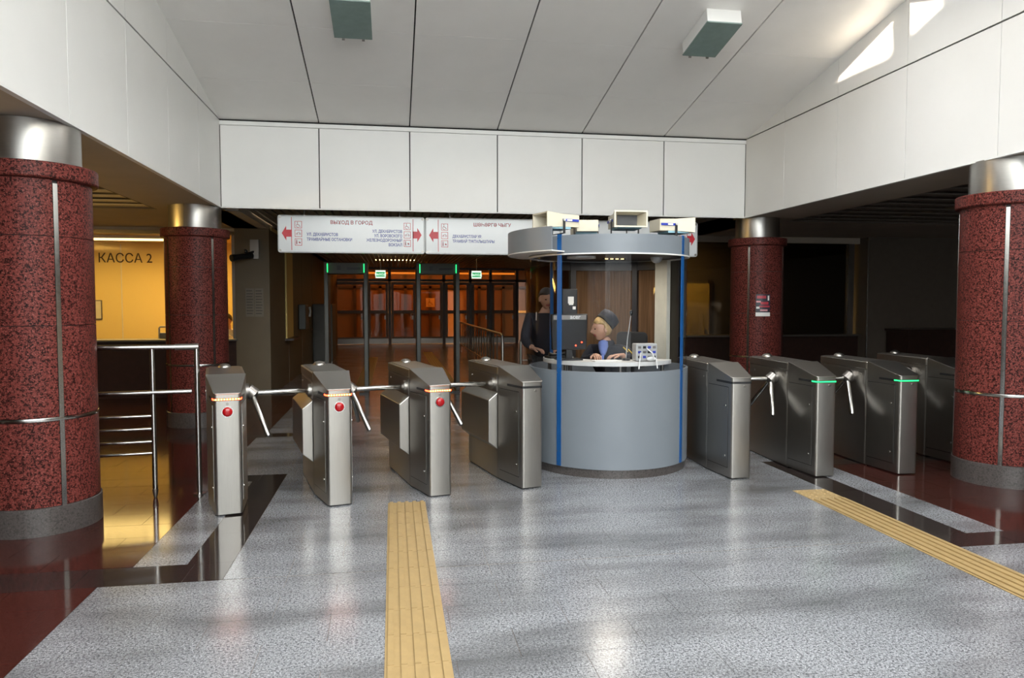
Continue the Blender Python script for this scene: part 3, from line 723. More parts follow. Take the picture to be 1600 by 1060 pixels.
# ------------------------------------------------------------------ turnstiles
TN, TLn = .42, 1.27
def nose_poly(off=0.0, y1=TN):
    h0, h1 = .093+off, .147+off; c = .022
    hw = lambda y: h0+(h1-h0)*y/TN
    pts = []
    for sx, seq in ((-1, (80, 60, 40, 20, 0)), ):
        pass
    left = [(-hw(c)+c*(1-math.cos(t)), c-c*math.sin(t)-off) for t in [R(a) for a in (0, 22, 45, 68, 90)]]
    right = [(-x, y) for x, y in reversed(left)]
    return [(-hw(y1), y1)]+left+right+[(hw(y1), y1)]
def turnstile(x, y, rz, label, led, button, tri, wing):
    t = thing('turnstile', label, 'turnstile', (x, y, 0), rz, 'steel tripod turnstiles')
    top = lambda px, py: .915+max(0, min(1, py/TN))*.105
    n = MB().prism(nose_poly(), .012, top).build('nose_body', 'steel', t, 35)
    MB().prism(nose_poly(.004), lambda a, b: top(a, b)+.0005, lambda a, b: top(a, b)+.012).build('nose_lid', 'steel_h', t, 35, .003)
    b = MB().prism(rrect(-.147, .147, TN+.005, TLn, .03, 4), .012, .945)
    b.build('rear_body', 'steel', t, 35)
    MB().prism([(-.135, TN), (.135, TN), (.135, TLn-.03), (-.135, TLn-.03)], 0, .012).build('base_plate', 'black_plastic', t)
    MB().prism(rrect(-.151, .151, TN+.005, TLn+.004, .032, 4), .948, 1.02).build('rear_cover', 'steel', t, 35, .006)
    MB().prism(rrect(-.13, .13, TN+.03, TLn-.02, .025, 4), 1.02, 1.026).build('top_plate', 'dark_steel', t, 35, .002)
    MB().ball((0, TLn-.12, 1.024), (.055, .055, .035), zmin=0).build('beacon', 'steel', t, 60)
    # light band round the nose: an open ribbon of facets
    ring = [p for p in nose_poly(.0025, .26)]; b = MB()
    def ribbon(ring, z0, z1):
        m = MB()
        for (xa, ya), (xb, yb) in zip(ring[:-1], ring[1:]):
            dx, dy = yb-ya, -(xb-xa); L = math.hypot(dx, dy) or 1; dx, dy = dx/L*.002, dy/L*.002
            m.add([(xa, ya, z0), (xb, yb, z0), (xb, yb, z1), (xa, ya, z1), (xa-dx, ya-dy, z0), (xb-dx, yb-dy, z0), (xb-dx, yb-dy, z1), (xa-dx, ya-dy, z1)],
                  [(0, 1, 2, 3), (7, 6, 5, 4), (0, 4, 5, 1), (3, 2, 6, 7), (0, 3, 7, 4), (1, 5, 6, 2)])
        return m
    bd = ribbon(ring, .868, .888).build('light_band', 'black_plastic', t)
    if led:
        fr = nose_poly(.0045, .07)
        ribbon(fr, .873, .884).build('lit_segment', led, bd)
        if led == 'led_red':
            for i in range(9): box('diode', 'led_amber', bd, -.085+i*.02, -.075+i*.02, -.007, -.002, .875, .884)
    MB().disc((.03 if not button else 0, -.001, .845), (0, -1, 0), .011, .008, 12).build('lock', 'dark_steel', t)
    if button:
        MB().disc((0, 0, .785), (0, -1, 0), .043, .006, 24).build('button_ring', 'chrome', t, 40)
        MB().lathe([(0, .018), (.02, .016), (.032, .010), (.036, .004)], 24, M=Matrix.Translation((0, -.002, .785)) @ RX).build('button', 'red_button', t, 60)
    # side doors on the slanted nose flanks
    for s in (-1, 1):
        q = [Vector((s*.1010, .06, 0)), Vector((s*.1445, .40, 0))]; d = (q[1]-q[0]); nn = Vector((d.y, -d.x, 0)).normalized()*s*.004
        dr = MB().add([p+k*nn+Vector((0, 0, z)) for k in (0, 1) for p in q for z in (.10, .83)], [(0, 1, 3, 2), (4, 6, 7, 5), (0, 4, 5, 1), (2, 3, 7, 6), (0, 2, 6, 4), (1, 5, 7, 3)]).build('side_door', 'steel', t)
        e = d.normalized()*.006; MB().add([p+k*.3*nn+Vector((0, 0, z)) for k in (0, 1) for p in (q[0]-e, q[1]+e*.5) for z in (.094, .836)], [(0, 1, 3, 2), (4, 6, 7, 5), (0, 4, 5, 1), (2, 3, 7, 6), (0, 2, 6, 4), (1, 5, 7, 3)]).build('door_gap', 'black_plastic', dr)
        for z in (.2, .66): MB().disc(q[0]+d*.12+nn+Vector((0, 0, z)), nn, .009, .004, 10).build('door_lock', 'chrome', dr)
        pl = box('side_panel', 'steel', t, *sorted((s*.147, s*.150)), TN+.03, TLn-.06, .80, .935, bev=.001)
        for yy in (TN+.1, TLn-.14): MB().disc((s*.15, yy, .89), (s, 0, 0), .008, .004, 10).build('panel_lock', 'dark_steel', pl)
    if wing:
        s = wing
        P = [(s*.147, .27), (s*.235, .34), (s*.235, .72), (s*.147, .79)]
        wg = MB(); ya, yb = TN+.02, TLn-.05
        vs = [(px, yy, pz) for yy in (ya, yb) for px, pz in P]
        wg.add(vs, [(0, 1, 2, 3), (7, 6, 5, 4)]+[(i, (i+1) % 4, 4+(i+1) % 4, 4+i) for i in range(4)]).build('side_wing', 'steel', t, None, .006)
        MB().disc((s*.148, TN+.13, .862), (s, 0, 0), .055, .025, 20).build('hub_cap', 'steel', t, 40)
    if tri:
        s = tri; H = Vector((s*.16, .66, .862)); ax = Vector((s, 0, -1)).normalized()
        hb = MB().tube([H-Vector((s*.03, 0, 0)), H+Vector((s*.02, 0, 0))], .062, 20); hb.build('hub_base', 'dark_steel', t, 40)
        C = H+Vector((s*.045, 0, -.02))
        MB().tube([C-ax*.05, C+ax*.02, C+ax*.045], [.05, .058, .03], 20).build('hub', 'dark_steel', t, 40)
        for dv in ((s*1, 0, 0), (s*.25, .612, -.75), (s*.25, -.612, -.75)):
            dv = Vector(dv).normalized()
            MB().tube([C+dv*.03, C+dv*.43, C+dv*.44], [.021, .021, .014], 12).build('arm', 'chrome', t, 40)
    return t
LR = R(13)
turnstile(-1.22, 5.68, LR, 'red-lit steel turnstile standing on the black floor band', 'led_red', 1, 1, 0)
turnstile(-.415, 5.81, LR, 'red-lit steel turnstile in the middle, between its two red-lit neighbours', 'led_red', 1, 1, -1)
turnstile(.38, 5.965, LR, 'red-lit steel turnstile at the head of the yellow tactile strip', 'led_red', 1, 1, -1)
turnstile(1.175, 6.095, LR, 'unlit steel turnstile between the red-lit turnstiles and the booth', None, 0, 0, -1)
RR = R(-2)
turnstile(3.10, 6.12, RR, 'unlit steel turnstile between the booth and the green-lit turnstiles', None, 0, 0, 1)
turnstile(3.90, 6.07, RR, 'green-lit steel turnstile standing on the black floor band', 'led_green', 0, -1, 1)
turnstile(4.71, 6.03, RR, 'green-lit steel turnstile standing on dark red floor tiles', 'led_green', 0, -1, 1)
turnstile(5.60, 6.32, RR, 'steel turnstile mostly hidden behind the red granite column', 'led_green', 0, -1, 0)

# ------------------------------------------------------------------ handrail by the left column
h = thing('handrail_gate', 'steel handrail with four short bars beside the red column', 'railing', (0, 0, 0))
tubeobj('top_rail', [(-2.75, 6.165, 1.245), (-1.72, 6.34, 1.235)], .021, h)
tubeobj('rail_sleeve', [(-1.76, 6.333, 1.235), (-1.585, 6.362, 1.235)], .027, h, 'steel_h')
tubeobj('post', [(-1.93, 6.31, .06), (-1.93, 6.31, 1.23)], .021, h, 'chrome'); MB().tube([(-1.93, 6.31, .0), (-1.93, 6.31, .03), (-1.93, 6.31, .075)], [.012, .02, .025], 12).build('post_foot', 'dark_steel', h, 40)
tubeobj('post', [(-1.6, 6.36, 0), (-1.6, 6.36, 1.235)], .022, h); MB().disc((-1.6, 6.36, 0), (0, 0, 1), .05, .012, 18).build('post_flange', 'chrome', h, 40)
tubeobj('middle_rail', [(-2.75, 6.19, .865), (-1.64, 6.345, .868)], .019, h)
tubeobj('post', [(-2.75, 6.17, 0), (-2.75, 6.165, 1.245)], .021, h)
for z in (.676, .571, .466, .371): tubeobj('short_bar', [(-2.75, 6.18, z), (-1.93, 6.31, z)], .012, h)

# ------------------------------------------------------------------ control booth
BX, BY, BR = 2.13, 7.07, .787
bo = thing('control_booth', 'round grey control booth with blue strips and curved glazing', 'booth', (BX, BY, 0))
S = [-140.8, -45.2, 31, 123, 219.2]
MB().lathe([(0, .0), (BR-.015, 0), (BR-.015, .085), (0, .085)], 72).build('plinth', 'plinth_stone', bo, 30)
MB().lathe([(0, .085), (BR-.03, .085), (BR-.03, .12), (0, .12)], 48).build('booth_floor', 'dark_frame', bo, 30)
for i in range(4):
    a, c = R(S[i]), R(S[i+1]); n = int((c-a)/.07)
    MB().arc(BR-.02, BR, .08, .972, a, c, n).build('lower_panel', 'booth_grey', bo, 30)
    MB().arc(BR-.03, BR+.004, 2.045, 2.215, a, c, n).build('upper_band', 'booth_grey', bo, 30)
    MB().arc(BR-.034, BR+.008, 2.036, 2.047, a, c, n).build('band_lip', 'desk_white', bo, 30)
for i, (a, c, m) in enumerate(((-140.8, -45.2, 'booth_glass'), (-45.2, 31, 'booth_glass'), (31, 105, 'film_glass'), (105, 123, 'rear_glass'), (123, 219.2, 'booth_glass'))):
    MB().lathe([(BR-.011, .972), (BR-.011, 2.04)], int((c-a)/3), R(a), R(c)).build('glass_panel', m, bo, 30)
for a in S[:4]:
    w2 = .024/BR
    s = MB().arc(BR-.004, BR+.006, .085, 2.225, R(a)-w2, R(a)+w2, 2).build('blue_strip', 'booth_blue', bo)
    for z in (.11, .22, .95, 1.0, 2.07, 2.19):
        for k in (-.6, .6): MB().disc(((BR+.006)*math.cos(R(a)+k*w2), (BR+.006)*math.sin(R(a)+k*w2), z), (math.cos(R(a)), math.sin(R(a)), 0), .004, .002, 8).build('screw', 'chrome', s)
for a, d in ((50, .03), (104, .035)): MB().arc(BR-.06, BR-.015, .97, 2.04, R(a)-d/BR, R(a)+d/BR, 2).build('mullion', 'dark_frame', bo)
MB().arc(BR-.05, BR-.015, 1.95, 2.04, R(31), R(123), 24).build('head_rail', 'dark_frame', bo, 30)
MB().arc(BR-.06, BR-.015, .97, 2.04, R(16), R(30), 4).build('pale_post', 'pale_post', bo, 30)
MB().lathe([(0, 2.05), (BR-.03, 2.05), (BR-.03, 2.19), (0, 2.19)], 64).build('roof', 'dark_frame', bo, 30)
cn = MB().arc(.985, 1.0, 2.07, 2.28, R(-222), R(-136.7), 24).build('sliding_door_canopy', 'booth_grey', bo, 30)
MB().arc(BR, 1.0, 2.062, 2.072, R(-222), R(-136.7), 24).build('canopy_underside', 'desk_white', cn, 30)
MB().disc((-.3, -.1, 2.05), (0, 0, -1), .14, .02, 28).build('round_lamp', 'desk_white', bo, 40)
MB().ball((.47, -.1, 2.05), (.06, .06, -.06), zmin=0).build('dome_lamp', 'device_grey', bo, 60)
br = box('spot_bar', 'black_plastic', bo, -.02, .22, .1, .14, 2.035, 2.05)
for i in range(4): box('spot', 'lamp_soft', br, .0+i*.055, .03+i*.055, .095, .1, 2.038, 2.046)
lamp('booth_light', 'AREA', (BX+.05, BY+.05, 2.02), 5, (1, .9, .75), .3)
# desk
de = thing('curved_desk', 'white curved counter desk inside the booth', 'desk', (BX, BY, 0))
MB().arc(.34, .64, 1.028, 1.0498, R(-200), R(-35), 40).build('worktop', 'desk_white', de, 30)
MB().arc(.625, .645, 1.012, 1.0495, R(-200), R(-35), 40).build('edge', 'desk_white', de, 30)
for a in (-195, -150, -95, -42): MB().tube([(.58*math.cos(R(a)), .58*math.sin(R(a)), .12), (.58*math.cos(R(a)), .58*math.sin(R(a)), 1.03)], .018, 10).build('leg', 'dark_steel', de, 40)
# camera housings on the roof
def housing(x, y, z, rz, label, tilt=0, sc=1.0, stripe=True, open_=True):
    t = thing('camera_housing', label, 'camera housing', (x, y, z), rz, 'cream camera housings on booth roof')
    def ring(yy, hw, z0, z1): return [(-hw*sc, yy*sc, z0*sc), (hw*sc, yy*sc, z0*sc), (hw*sc, yy*sc, z1*sc), (-hw*sc, yy*sc, z1*sc)]
    b = MB(); A = ring(-.20, .165, .055, .215); B = ring(.0, .125, .07, .20); Cc = ring(.2, .12, .07, .195); D = ring(-.20, .15, .07, .2); E_ = ring(-.06, .10, .085, .185)
    q = lambda i, j: [(4*i+k, 4*i+(k+1) % 4, 4*j+(k+1) % 4, 4*j+k) for k in range(4)]
    b.add(A+B+Cc+D+E_, q(0, 1)+q(1, 2)+[(8, 9, 10, 11)]+[(4*0+k, 4*3+k, 4*3+(k+1) % 4, (k+1) % 4) for k in range(4)]+q(3, 4))
    b.build('shell', 'cream_plastic', t)
    box('window', 'black_plastic', t, -.099*sc, .099*sc, -.064*sc, -.058*sc, .086*sc, .184*sc)
    box('belly', 'pale_blue', t, -.12*sc, .12*sc, -.15*sc, .1*sc, .048*sc, .07*sc)
    for s in (-1, 1):
        if stripe:
            lb = box('label_stripe', 'label_blue', t, *sorted((s*.128*sc, s*.133*sc)), -.0*sc, .19*sc, .125*sc, .15*sc)
            box('label_text', 'paper', lb, *sorted((s*.133*sc, s*.134*sc)), .05*sc, .11*sc, .129*sc, .146*sc)
        box('bracket', 'black_plastic', t, *sorted((s*.134*sc, s*.142*sc)), .0, .025*sc, 0, .15*sc)
        MB().disc((s*.142*sc, .012*sc, .14*sc), (s, 0, 0), .014*sc, .01*sc, 10).build('knob', 'device_grey', t)
    box('cross_bracket', 'black_plastic', t, -.14*sc, .14*sc, .0, .025*sc, 0, .006)
    MB().tube([(0, -.05*sc, .0), (0, -.05*sc, .05*sc)], .006, 6).build('cable', 'black_plastic', t)
    return t
housing(1.53, 6.74, 2.24, R(-74), 'cream camera housing with blue stripe facing the sign, above canopy', sc=.9)
housing(1.87, 6.95, 2.22, R(170), 'low cream camera housing seen from its plain back', sc=.85)
housing(2.16, 6.62, 2.235, R(-2), 'cream camera housing with open front and pale blue belly', sc=.95)
box('bracket', 'black_plastic', bpy.data.objects['camera_housing.002'], -.14, .14, .0, .03, -.02, 0)
housing(2.66, 6.74, 2.22, R(97), 'cream camera housing with blue stripe above the booth corner strip', sc=.88)

# things on the desk
m = thing('computer_monitor', 'black desk monitor seen from behind, with brand lettering', 'monitor', (1.665, 6.80, 1.050), R(4))
MB().prism([(-.17, .10), (.17, .10), (.18, .40), (.18, .44), (-.18, .44), (-.18, .40)], -.02, .03, RX).build('case', 'black_plastic', m, None, .008)
box('top_bevel', 'dark_steel', m, -.165, .165, -.036, -.03, .385, .43, bev=.004); text('lettering', 'acer', .06, 'desk_white', m, (.0, -.038, .395), 'LEFT', bold=.001)
box('stand', 'black_plastic', m, -.03, .03, -.02, .02, .01, .2); box('foot', 'black_plastic', m, -.12, .12, -.08, .1, 0, .014, bev=.005)
for x, z in ((.06, .14), (.12, .17)): MB().disc((x, -.031, z), (0, -1, 0), .006, .004, 10).build('indicator', 'led_red', m)
d = thing('network_box', 'pale grey desktop device with rows of ports and cables', 'device', (2.345, 6.575, 1.050), R(2))
box('case', 'device_grey', d, -.105, .105, -.05, .06, .005, .165, bev=.008)
for i in range(4):
    for j in range(3): box('port', ('black_plastic', 'label_blue', 'dark_steel')[(i+j) % 3], d, -.085+i*.048, -.055+i*.048, -.054, -.049, .03+j*.045, .052+j*.045)
for pts in ([(-.06, -.055, .08), (-.09, -.12, .05), (-.13, -.19, -.06)], [(.0, -.055, .12), (.03, -.12, .08), (.04, -.15, .02)], [(.06, -.055, .05), (.065, -.13, .02), (.065, -.155, -.06)]): MB().tube(pts, .006, 6).build('cable', 'paper', d, 60)
MB().ball((.03, -.09, .025), (.045, .02, .022)).build('cable_bundle', 'paper', d, 60)
mi = thing('gooseneck_microphone', 'thin gooseneck microphone standing on the booth desk', 'microphone', (2.19, 6.66, 1.050))
MB().tube([(0, 0, 0), (0, 0, .02)], .04, 16).build('base', 'black_plastic', mi, 40); MB().tube([(0, 0, .02), (.02, .02, .2), (.055, .04, .40), (.06, .04, .43)], .004, 6).build('neck', 'device_grey', mi, 60); MB().ball((.062, .04, .45), (.016, .016, .028)).build('head', 'black_plastic', mi, 60)
pp = box('paper_sheets', 'paper', None, -.13, .13, -.07, .07, 0, .006); pp.location = (1.98, 6.62, 1.0505); pp.rotation_euler = (0, 0, .1); tag(pp, 'white paper sheets lying on the booth desk', 'paper')
kb = thing('desk_telephone', 'black desk telephone on the left of the booth desk', 'telephone', (1.58, 6.72, 1.0505), R(15)); kb.location.x = 1.60; kb.location.y = 7.06; box('base', 'black_plastic', kb, -.1, .1, -.07, .07, 0, .025, bev=.008); MB().tube([(-.09, -.02, .045), (-.05, -.02, .035), (.05, -.02, .035), (.09, -.02, .045)], [.02, .014, .014, .02], 10).build('handset', 'black_plastic', kb, 60)
ch = thing('office_chair', 'black office chair with rounded back inside the booth', 'chair', (2.37, 7.25, .12), R(-38))
MB().prism(rrect(-.17, .17, .80, 1.17, .05), -.24, -.20, RX).build('backrest', 'black_cloth', ch, 40, .012); MB().prism(rrect(-.2, .2, -.2, .2, .06), .40, .46).build('seat', 'black_cloth', ch, 40, .015)
MB().tube([(0, .1, .39), (0, .25, .45), (0, .255, .9)], .02).build('back_stem', 'black_plastic', ch, 40); MB().tube([(0, 0, .06), (0, 0, .4)], .025).build('column', 'black_plastic', ch, 40)
for k in range(5): a = 2*PI*k/5; MB().tube([(0, 0, .06), (.2*math.cos(a), .2*math.sin(a), .02)], .018, 8).build('foot', 'black_plastic', ch, 40)
bxl = thing('wall_terminal', 'dark terminal with white stickers on a pole in the booth', 'terminal', (1.79, 7.26, .12))
box('case', 'black_plastic', bxl, -.09, .07, -.03, .03, 1.25, 1.62, bev=.008); MB().tube([(0, 0, 0), (0, 0, 1.25)], .02).build('pole', 'dark_steel', bxl, 40)
box('sticker', 'paper', bxl, -.03, .03, -.034, -.03, 1.47, 1.54); box('sticker', 'paper', bxl, .02, .05, -.034, -.03, 1.41, 1.44); box('sticker', 'paper', bxl, -.02, .025, -.034, -.03, 1.455, 1.47)

# ------------------------------------------------------------------ people
def skin_mesh(name, chains, sub=2):
    """chains: list of (points, radii); chains sharing a point join there"""
    vs, es, rs, idx = [], [], [], {}; roots = []
    for pts, rr in chains:
        prev = None
        for i, p in enumerate(pts):
            k = tuple(round(c, 4) for c in p)
            if k in idx: j = idx[k]
            else:
                j = len(vs); vs.append(p); rs.append(rr[i] if isinstance(rr, (list, tuple)) else rr); idx[k] = j
                if i == 0: roots.append(j)
            if prev is not None: es.append((prev, j))
            prev = j
    me = bpy.data.meshes.new(name); me.from_pydata(vs, es, []); o = bpy.data.objects.new(name, me); COL.objects.link(o)
    sk_ = o.modifiers.new('skin', 'SKIN'); sk_.use_smooth_shade = True
    if not me.skin_vertices: 
        bmm = bmesh.new(); bmm.from_mesh(me); bmm.verts.layers.skin.verify(); bmm.to_mesh(me); bmm.free()
    d_ = me.skin_vertices[0].data
    for i, r in enumerate(rs):
        d_[i].radius = r if isinstance(r, tuple) else (r, r); d_[i].use_root = i in roots
    sb = o.modifiers.new('sub', 'SUBSURF'); sb.levels = sub; sb.render_levels = sub
    dg = bpy.context.evaluated_depsgraph_get(); dg.update()
    out = bpy.data.meshes.new_from_object(o.evaluated_get(dg)); bpy.data.objects.remove(o)
    out.materials.clear(); out.shade_smooth(); return out
def join(name, items, mats):
    """items: (mesh, matrix, material index or None to keep)"""
    bm_ = bmesh.new()
    for me, M, mi_ in items:
        n0 = len(bm_.faces); v0 = len(bm_.verts); bm_.from_mesh(me); bm_.verts.ensure_lookup_table(); bm_.faces.ensure_lookup_table()
        bmesh.ops.transform(bm_, matrix=M, verts=bm_.verts[v0:])
        if mi_ is not None:
            for f in bm_.faces[n0:]: f.material_index = mi_
    out = bpy.data.meshes.new(name); bm_.to_mesh(out); bm_.free(); out.shade_smooth()
    for q_ in mats: out.materials.append(MATS[q_])
    return out
def head_mesh():
    """faces -y, centre at the middle of the head"""
    n, k = 32, 24; b = MB(); b.ball((0, 0, 0), (.074, .094, .114), n, k)
    out = []
    for x, y, z in b.v:
        v = Vector((x, y, z)); g = lambda cx, cz, sx, sz: math.exp(-((x-cx)/sx)**2-((z-cz)/sz)**2)
        if z < -.02: t = (-.02-z)/.094; v.x *= 1-.38*t; v.y = v.y*(1-.30*t)-.018*t
        if y < 0:
            v.y -= .026*g(0, -.022, .013, .020)+.012*g(0, .006, .010, .03)        # nose
            v.y += .012*(g(.031, .008, .016, .012)+g(-.031, .008, .016, .012))     # eye sockets
            v.y -= .007*(g(.03, .032, .03, .01)+g(-.03, .032, .03, .01))           # brows
            v.y -= .008*g(0, -.058, .022, .010)-.005*g(0, -.074, .03, .008)+.012*g(0, -.098, .026, .016)
        out.append(v)
    b.v = out
    for s in (-1, 1): b.ball((s*.076, .012, -.005), (.010, .022, .032), 10, 6)
    me = b.mesh('head', 80)
    for q_ in ('skin', 'lips', 'eye_dark'): pass
    for f in me.polygons:
        c = f.center
        if c.y < -.05 and abs(c.x) < .022 and -.068 < c.z < -.050: f.material_index = 1
    return me
HEAD = head_mesh()
def hand(wrist, direc, palm, curl=.5, size=1.0, flip=1):
    d_ = Vector(direc).normalized(); p_ = Vector(palm).normalized(); s_ = d_.cross(p_).normalized()*flip; W_ = Vector(wrist); ch_ = []
    kn = W_+d_*.085*size
    ch_.append(([tuple(W_-d_*.05*size), tuple(W_), tuple(W_+d_*.045*size), tuple(kn)], [(.026*size, .022*size), (.026*size, .02*size), (.040*size, .017*size), (.036*size, .014*size)]))
    for i, (off, L) in enumerate(((-.030, .066), (-.010, .076), (.010, .071), (.029, .055))):
        b0 = kn-d_*.012*size+s_*off*size; a1 = (d_+p_*curl*.5).normalized(); a2 = (d_+p_*curl*1.5).normalized(); a3 = (d_*.6+p_*curl*2.4).normalized()
        q1 = b0+a1*L*.55*size; q2 = q1+a2*L*.38*size; q3 = q2+a3*L*.32*size
        ch_.append(([tuple(b0), tuple(q1), tuple(q2), tuple(q3)], [.0095*size, .009*size, .0085*size, .0075*size]))
    b0 = W_+d_*.03*size-s_*.028*size; q1 = b0+(d_*.6-s_*.8+p_*.2).normalized()*.038*size; q2 = q1+(d_-s_*.25+p_*.3).normalized()*.032*size; q3 = q2+(d_+p_*.4).normalized()*.024*size
    ch_.append(([tuple(b0), tuple(q1), tuple(q2), tuple(q3)], [.012*size, .011*size, .0095*size, .008*size]))
    return ch_
def person(name, label, P, face, hair, headgear, jacket, trousers, head_tilt=0, extra=None):
    """P: world joints"""
    t = thing(name, label, 'person', (P['hip'][0], P['hip'][1], P['base']))
    off = Vector((P['hip'][0], P['hip'][1], P['base'])); T = Matrix.Translation(-off); I = Matrix.Identity(4)
    J = {k: tuple(v) for k, v in P.items() if isinstance(v, (tuple, list))}
    hc = Vector(J['head']); HM = Matrix.Translation(hc) @ Matrix.Rotation(face, 4, 'Z') @ Matrix.Rotation(head_tilt, 4, 'X')
    nb = HM @ Vector((0, .018, -.075))
    chest = tuple(Vector(J['neck'])-Vector((0, 0, .14)))
    belly = tuple((Vector(chest)+Vector(J['hip']))/2)
    core = [([J['hip'], belly, chest, J['neck'], tuple(nb)], [.085, .08, .085, .056, .05])]
    limbs = []
    for s in 'lr':
        limbs += [([chest, J['sh'+s], J['el'+s], J['wr'+s]], [.085, .05, .040, .030])]
        limbs += [([J['hip'], J['hp'+s], J['kn'+s], J['an'+s], J['to'+s]], [.085, .065, .05, .042, .04])]
    hands = []
    for s in 'lr': hands += hand(J['wr'+s], J['hd'+s], J['pm'+s], .5, 1, 1 if s == 'r' else -1)
    bm1 = skin_mesh('body', core+limbs, 2); bm2 = skin_mesh('hands', hands, 1)
    body = join('body', [(bm1, I, 0), (bm2, I, 0), (HEAD, HM, None)], ['skin', 'lips'])
    body.transform(T); obj('body', body, 'skin', t)
    def scale(r, k, a): return tuple(x*k+a for x in r) if isinstance(r, tuple) else r*k+a
    jc = [([J['hip'], belly, chest, tuple(Vector(J['neck'])-Vector((0, 0, .015)))], [.155, .145, .160, .090])]
    for s in 'lr': jc += [([chest, J['sh'+s], J['el'+s], tuple(Vector(J['wr'+s])*.88+Vector(J['el'+s])*.12)], [.158, .082, .062, .046])]
    me_ = skin_mesh('jacket', jc, 2); me_.transform(T); jk = obj('jacket', me_, jacket, t)
    tc = []
    for s in 'lr': tc += [([J['hip'], J['hp'+s], J['kn'+s], J['an'+s]], [.14, .10, .078, .065])]
    me_ = skin_mesh('trousers', tc, 2); me_.transform(T); obj('trousers', me_, trousers, t)
    for s in 'lr':
        a_, b_ = Vector(J['an'+s]), Vector(J['to'+s]); me_ = skin_mesh('shoe', [([tuple(a_+Vector((0, 0, -.01))), tuple(a_+(b_-a_)*.5), tuple(b_)], [.055, .05, .042])], 2); me_.transform(T); obj('shoe', me_, 'black_plastic', t)
    L = T @ HM
    for s in (-1, 1): MB().ball((s*.031, -.083, .010), (.012, .008, .007), 10, 6, M=L).build('eye', 'eye_dark', t, 80)
    hb = MB(); hb.ball((0, .012, .018), (.088, .104, .116), 24, 16)
    hb.v = [L @ Vector((x, max(y, -.075 if z > .055 else (.0 if z > -.0 else .018)) if y < 0 else y, max(z, hair[1]))) for x, y, z in hb.v]
    hb.build('hair', hair[0], t, 80)
    if headgear: headgear(t, L)
    if extra: extra(t, T, L)
    return t
def navy_cap(t, L):
    C_ = L @ Matrix.Translation((0, .062, .072)) @ Matrix.Rotation(R(-52), 4, 'X') @ Matrix.Scale(1.13, 4)
    MB().lathe([(.0, .085), (.06, .083), (.088, .066), (.094, .03), (.090, -.01), (.086, -.028), (.0, -.028)], 28, M=C_).build('cap', 'navy_cloth', t, 50)
    MB().lathe([(.092, -.026), (.093, -.012), (.091, .0)], 28, M=C_).build('cap_band', 'black_cloth', t, 50)
def woman_extra(t, T, L):
    q = lambda *p: T @ Vector(p)
    MB().tube([q(2.085, 7.06, 1.185), q(2.06, 6.985, 1.12), q(2.05, 6.95, 1.08)], [.055, .04, .02], 10).build('shirt_collar', 'shirt_blue', t, 60)
    MB().tube([q(2.05, 6.955, 1.085), q(2.035, 6.935, 1.03), q(2.02, 6.925, .98)], [.016, .02, .02], 8).build('tie', 'shirt_blue', t, 60)
    MB().lathe([(.088, 0), (.082, .03), (.070, .055), (.064, .05), (.07, .02), (.075, 0)], 20, c=tuple(q(2.13, 7.105, 1.165))).build('jacket_collar', 'navy_cloth', t, 60)
    for a in ((2.27, 6.99, 1.155), (2.315, 6.975, 1.135)): MB().tube([q(*a), q(a[0]+.035, a[1]-.045, a[2]-.045)], .006, 6).build('shoulder_stripe', 'gold', t)
    MB().ball(tuple(L @ Vector((-.078, -.0, -.035))), .007, 8, 6).build('earring', 'paper', t)
person('person', 'seated person in navy uniform and navy cap looking sideways inside the booth',
       dict(base=.12, hip=(2.27, 7.20, .73), neck=(2.14, 7.11, 1.19), head=(2.07, 7.08, 1.335), shl=(2.33, 7.04, 1.10), shr=(2.00, 7.22, 1.10), ell=(2.39, 6.92, 1.0), elr=(1.90, 7.08, 1.0),
            wrl=(2.20, 6.86, 1.085), wrr=(1.96, 6.87, 1.085), hdl=(-1, -.15, -.02), hdr=(-.15, -1, 0), pml=(0, 0, -1), pmr=(0, 0, -1),
            hpl=(2.30, 7.12, .71), hpr=(2.16, 7.20, .71), knl=(2.14, 6.82, .72), knr=(1.98, 6.90, .72), anl=(2.16, 6.80, .24), anr=(2.0, 6.86, .24), tol=(2.10, 6.70, .165), tor=(1.93, 6.76, .165)),
       R(-82), ('blond_hair', -.075), navy_cap, 'navy_cloth', 'navy_cloth', R(6), woman_extra)
def man_extra(t, T, L):
    o = text('chest_lettering', 'АРЕР', .035, 'paper', t, T @ Vector((1.77, 8.135, 1.335))); o.scale = (1.2, 1, 1)
    for x in (1.62, 1.90): MB().tube([T @ Vector((x, 8.17, 1.49)), T @ Vector((x-.01, 8.13, 1.40))], .007, 6).build('reflective_piping', 'device_grey', t)
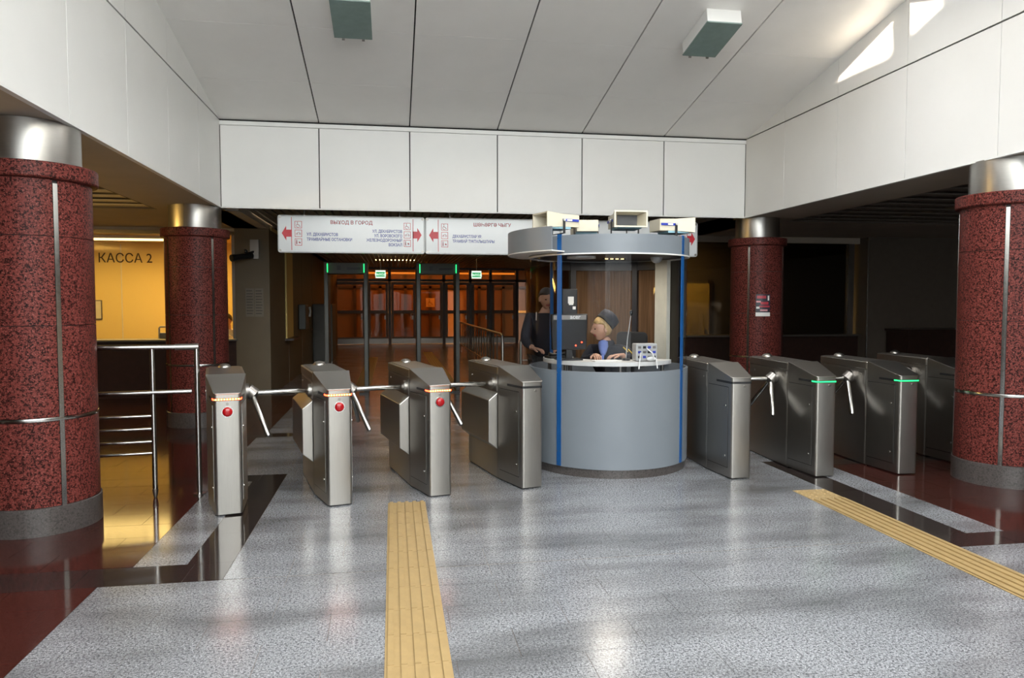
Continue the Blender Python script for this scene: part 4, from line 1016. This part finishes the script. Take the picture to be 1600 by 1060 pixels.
person('person', 'person in dark uniform jacket standing behind the booth glass',
       dict(base=0.0, hip=(1.74, 8.30, .92), neck=(1.745, 8.27, 1.48), head=(1.745, 8.22, 1.64), shl=(1.93, 8.28, 1.42), shr=(1.56, 8.28, 1.42), ell=(1.99, 8.22, 1.15), elr=(1.49, 8.20, 1.16),
            wrl=(1.86, 8.02, 1.08), wrr=(1.55, 7.98, 1.09), hdl=(-.8, -.6, -.1), hdr=(.7, -.7, -.1), pml=(0, 0, -1), pmr=(0, 0, -1),
            hpl=(1.84, 8.30, .88), hpr=(1.64, 8.30, .88), knl=(1.85, 8.28, .49), knr=(1.63, 8.28, .49), anl=(1.85, 8.32, .10), anr=(1.63, 8.32, .10), tol=(1.87, 8.16, .045), tor=(1.60, 8.16, .045)),
       R(6), ('dark_hair', .045), None, 'navy_cloth', 'black_cloth', R(12), man_extra)
def cashier_extra(t, T, L): pass
stl = thing('cashier_stool', 'low stool behind the ticket counter', 'stool', (-2.98, 14.3, 0)); MB().tube([(0, 0, .38), (0, 0, .43)], .17, 20).build('seat', 'black_cloth', stl, 40); MB().tube([(0, 0, .02), (0, 0, .38)], .03).build('column', 'dark_steel', stl, 40); MB().tube([(0, 0, 0), (0, 0, .02)], .2, 20).build('base', 'dark_steel', stl, 40)
person('person', 'dark haired cashier in white shirt bent over the ticket counter',
       dict(base=0.0, hip=(-2.98, 14.30, .60), neck=(-2.99, 14.08, 1.12), head=(-2.98, 13.98, 1.27), shl=(-2.81, 14.08, 1.04), shr=(-3.16, 14.08, 1.04), ell=(-2.84, 13.88, .90), elr=(-3.22, 13.86, .92),
            wrl=(-2.95, 13.66, 1.02), wrr=(-3.16, 13.62, 1.02), hdl=(-.4, -1, 0), hdr=(.4, -1, 0), pml=(0, 0, -1), pmr=(0, 0, -1),
            hpl=(-2.89, 14.26, .58), hpr=(-3.07, 14.26, .58), knl=(-2.88, 13.88, .56), knr=(-3.08, 13.88, .56), anl=(-2.88, 13.92, .10), anr=(-3.08, 13.92, .10), tol=(-2.88, 13.78, .045), tor=(-3.08, 13.78, .045)),
       R(-25), ('dark_hair', -.03), None, 'white_shirt', 'black_cloth', R(20), cashier_extra)
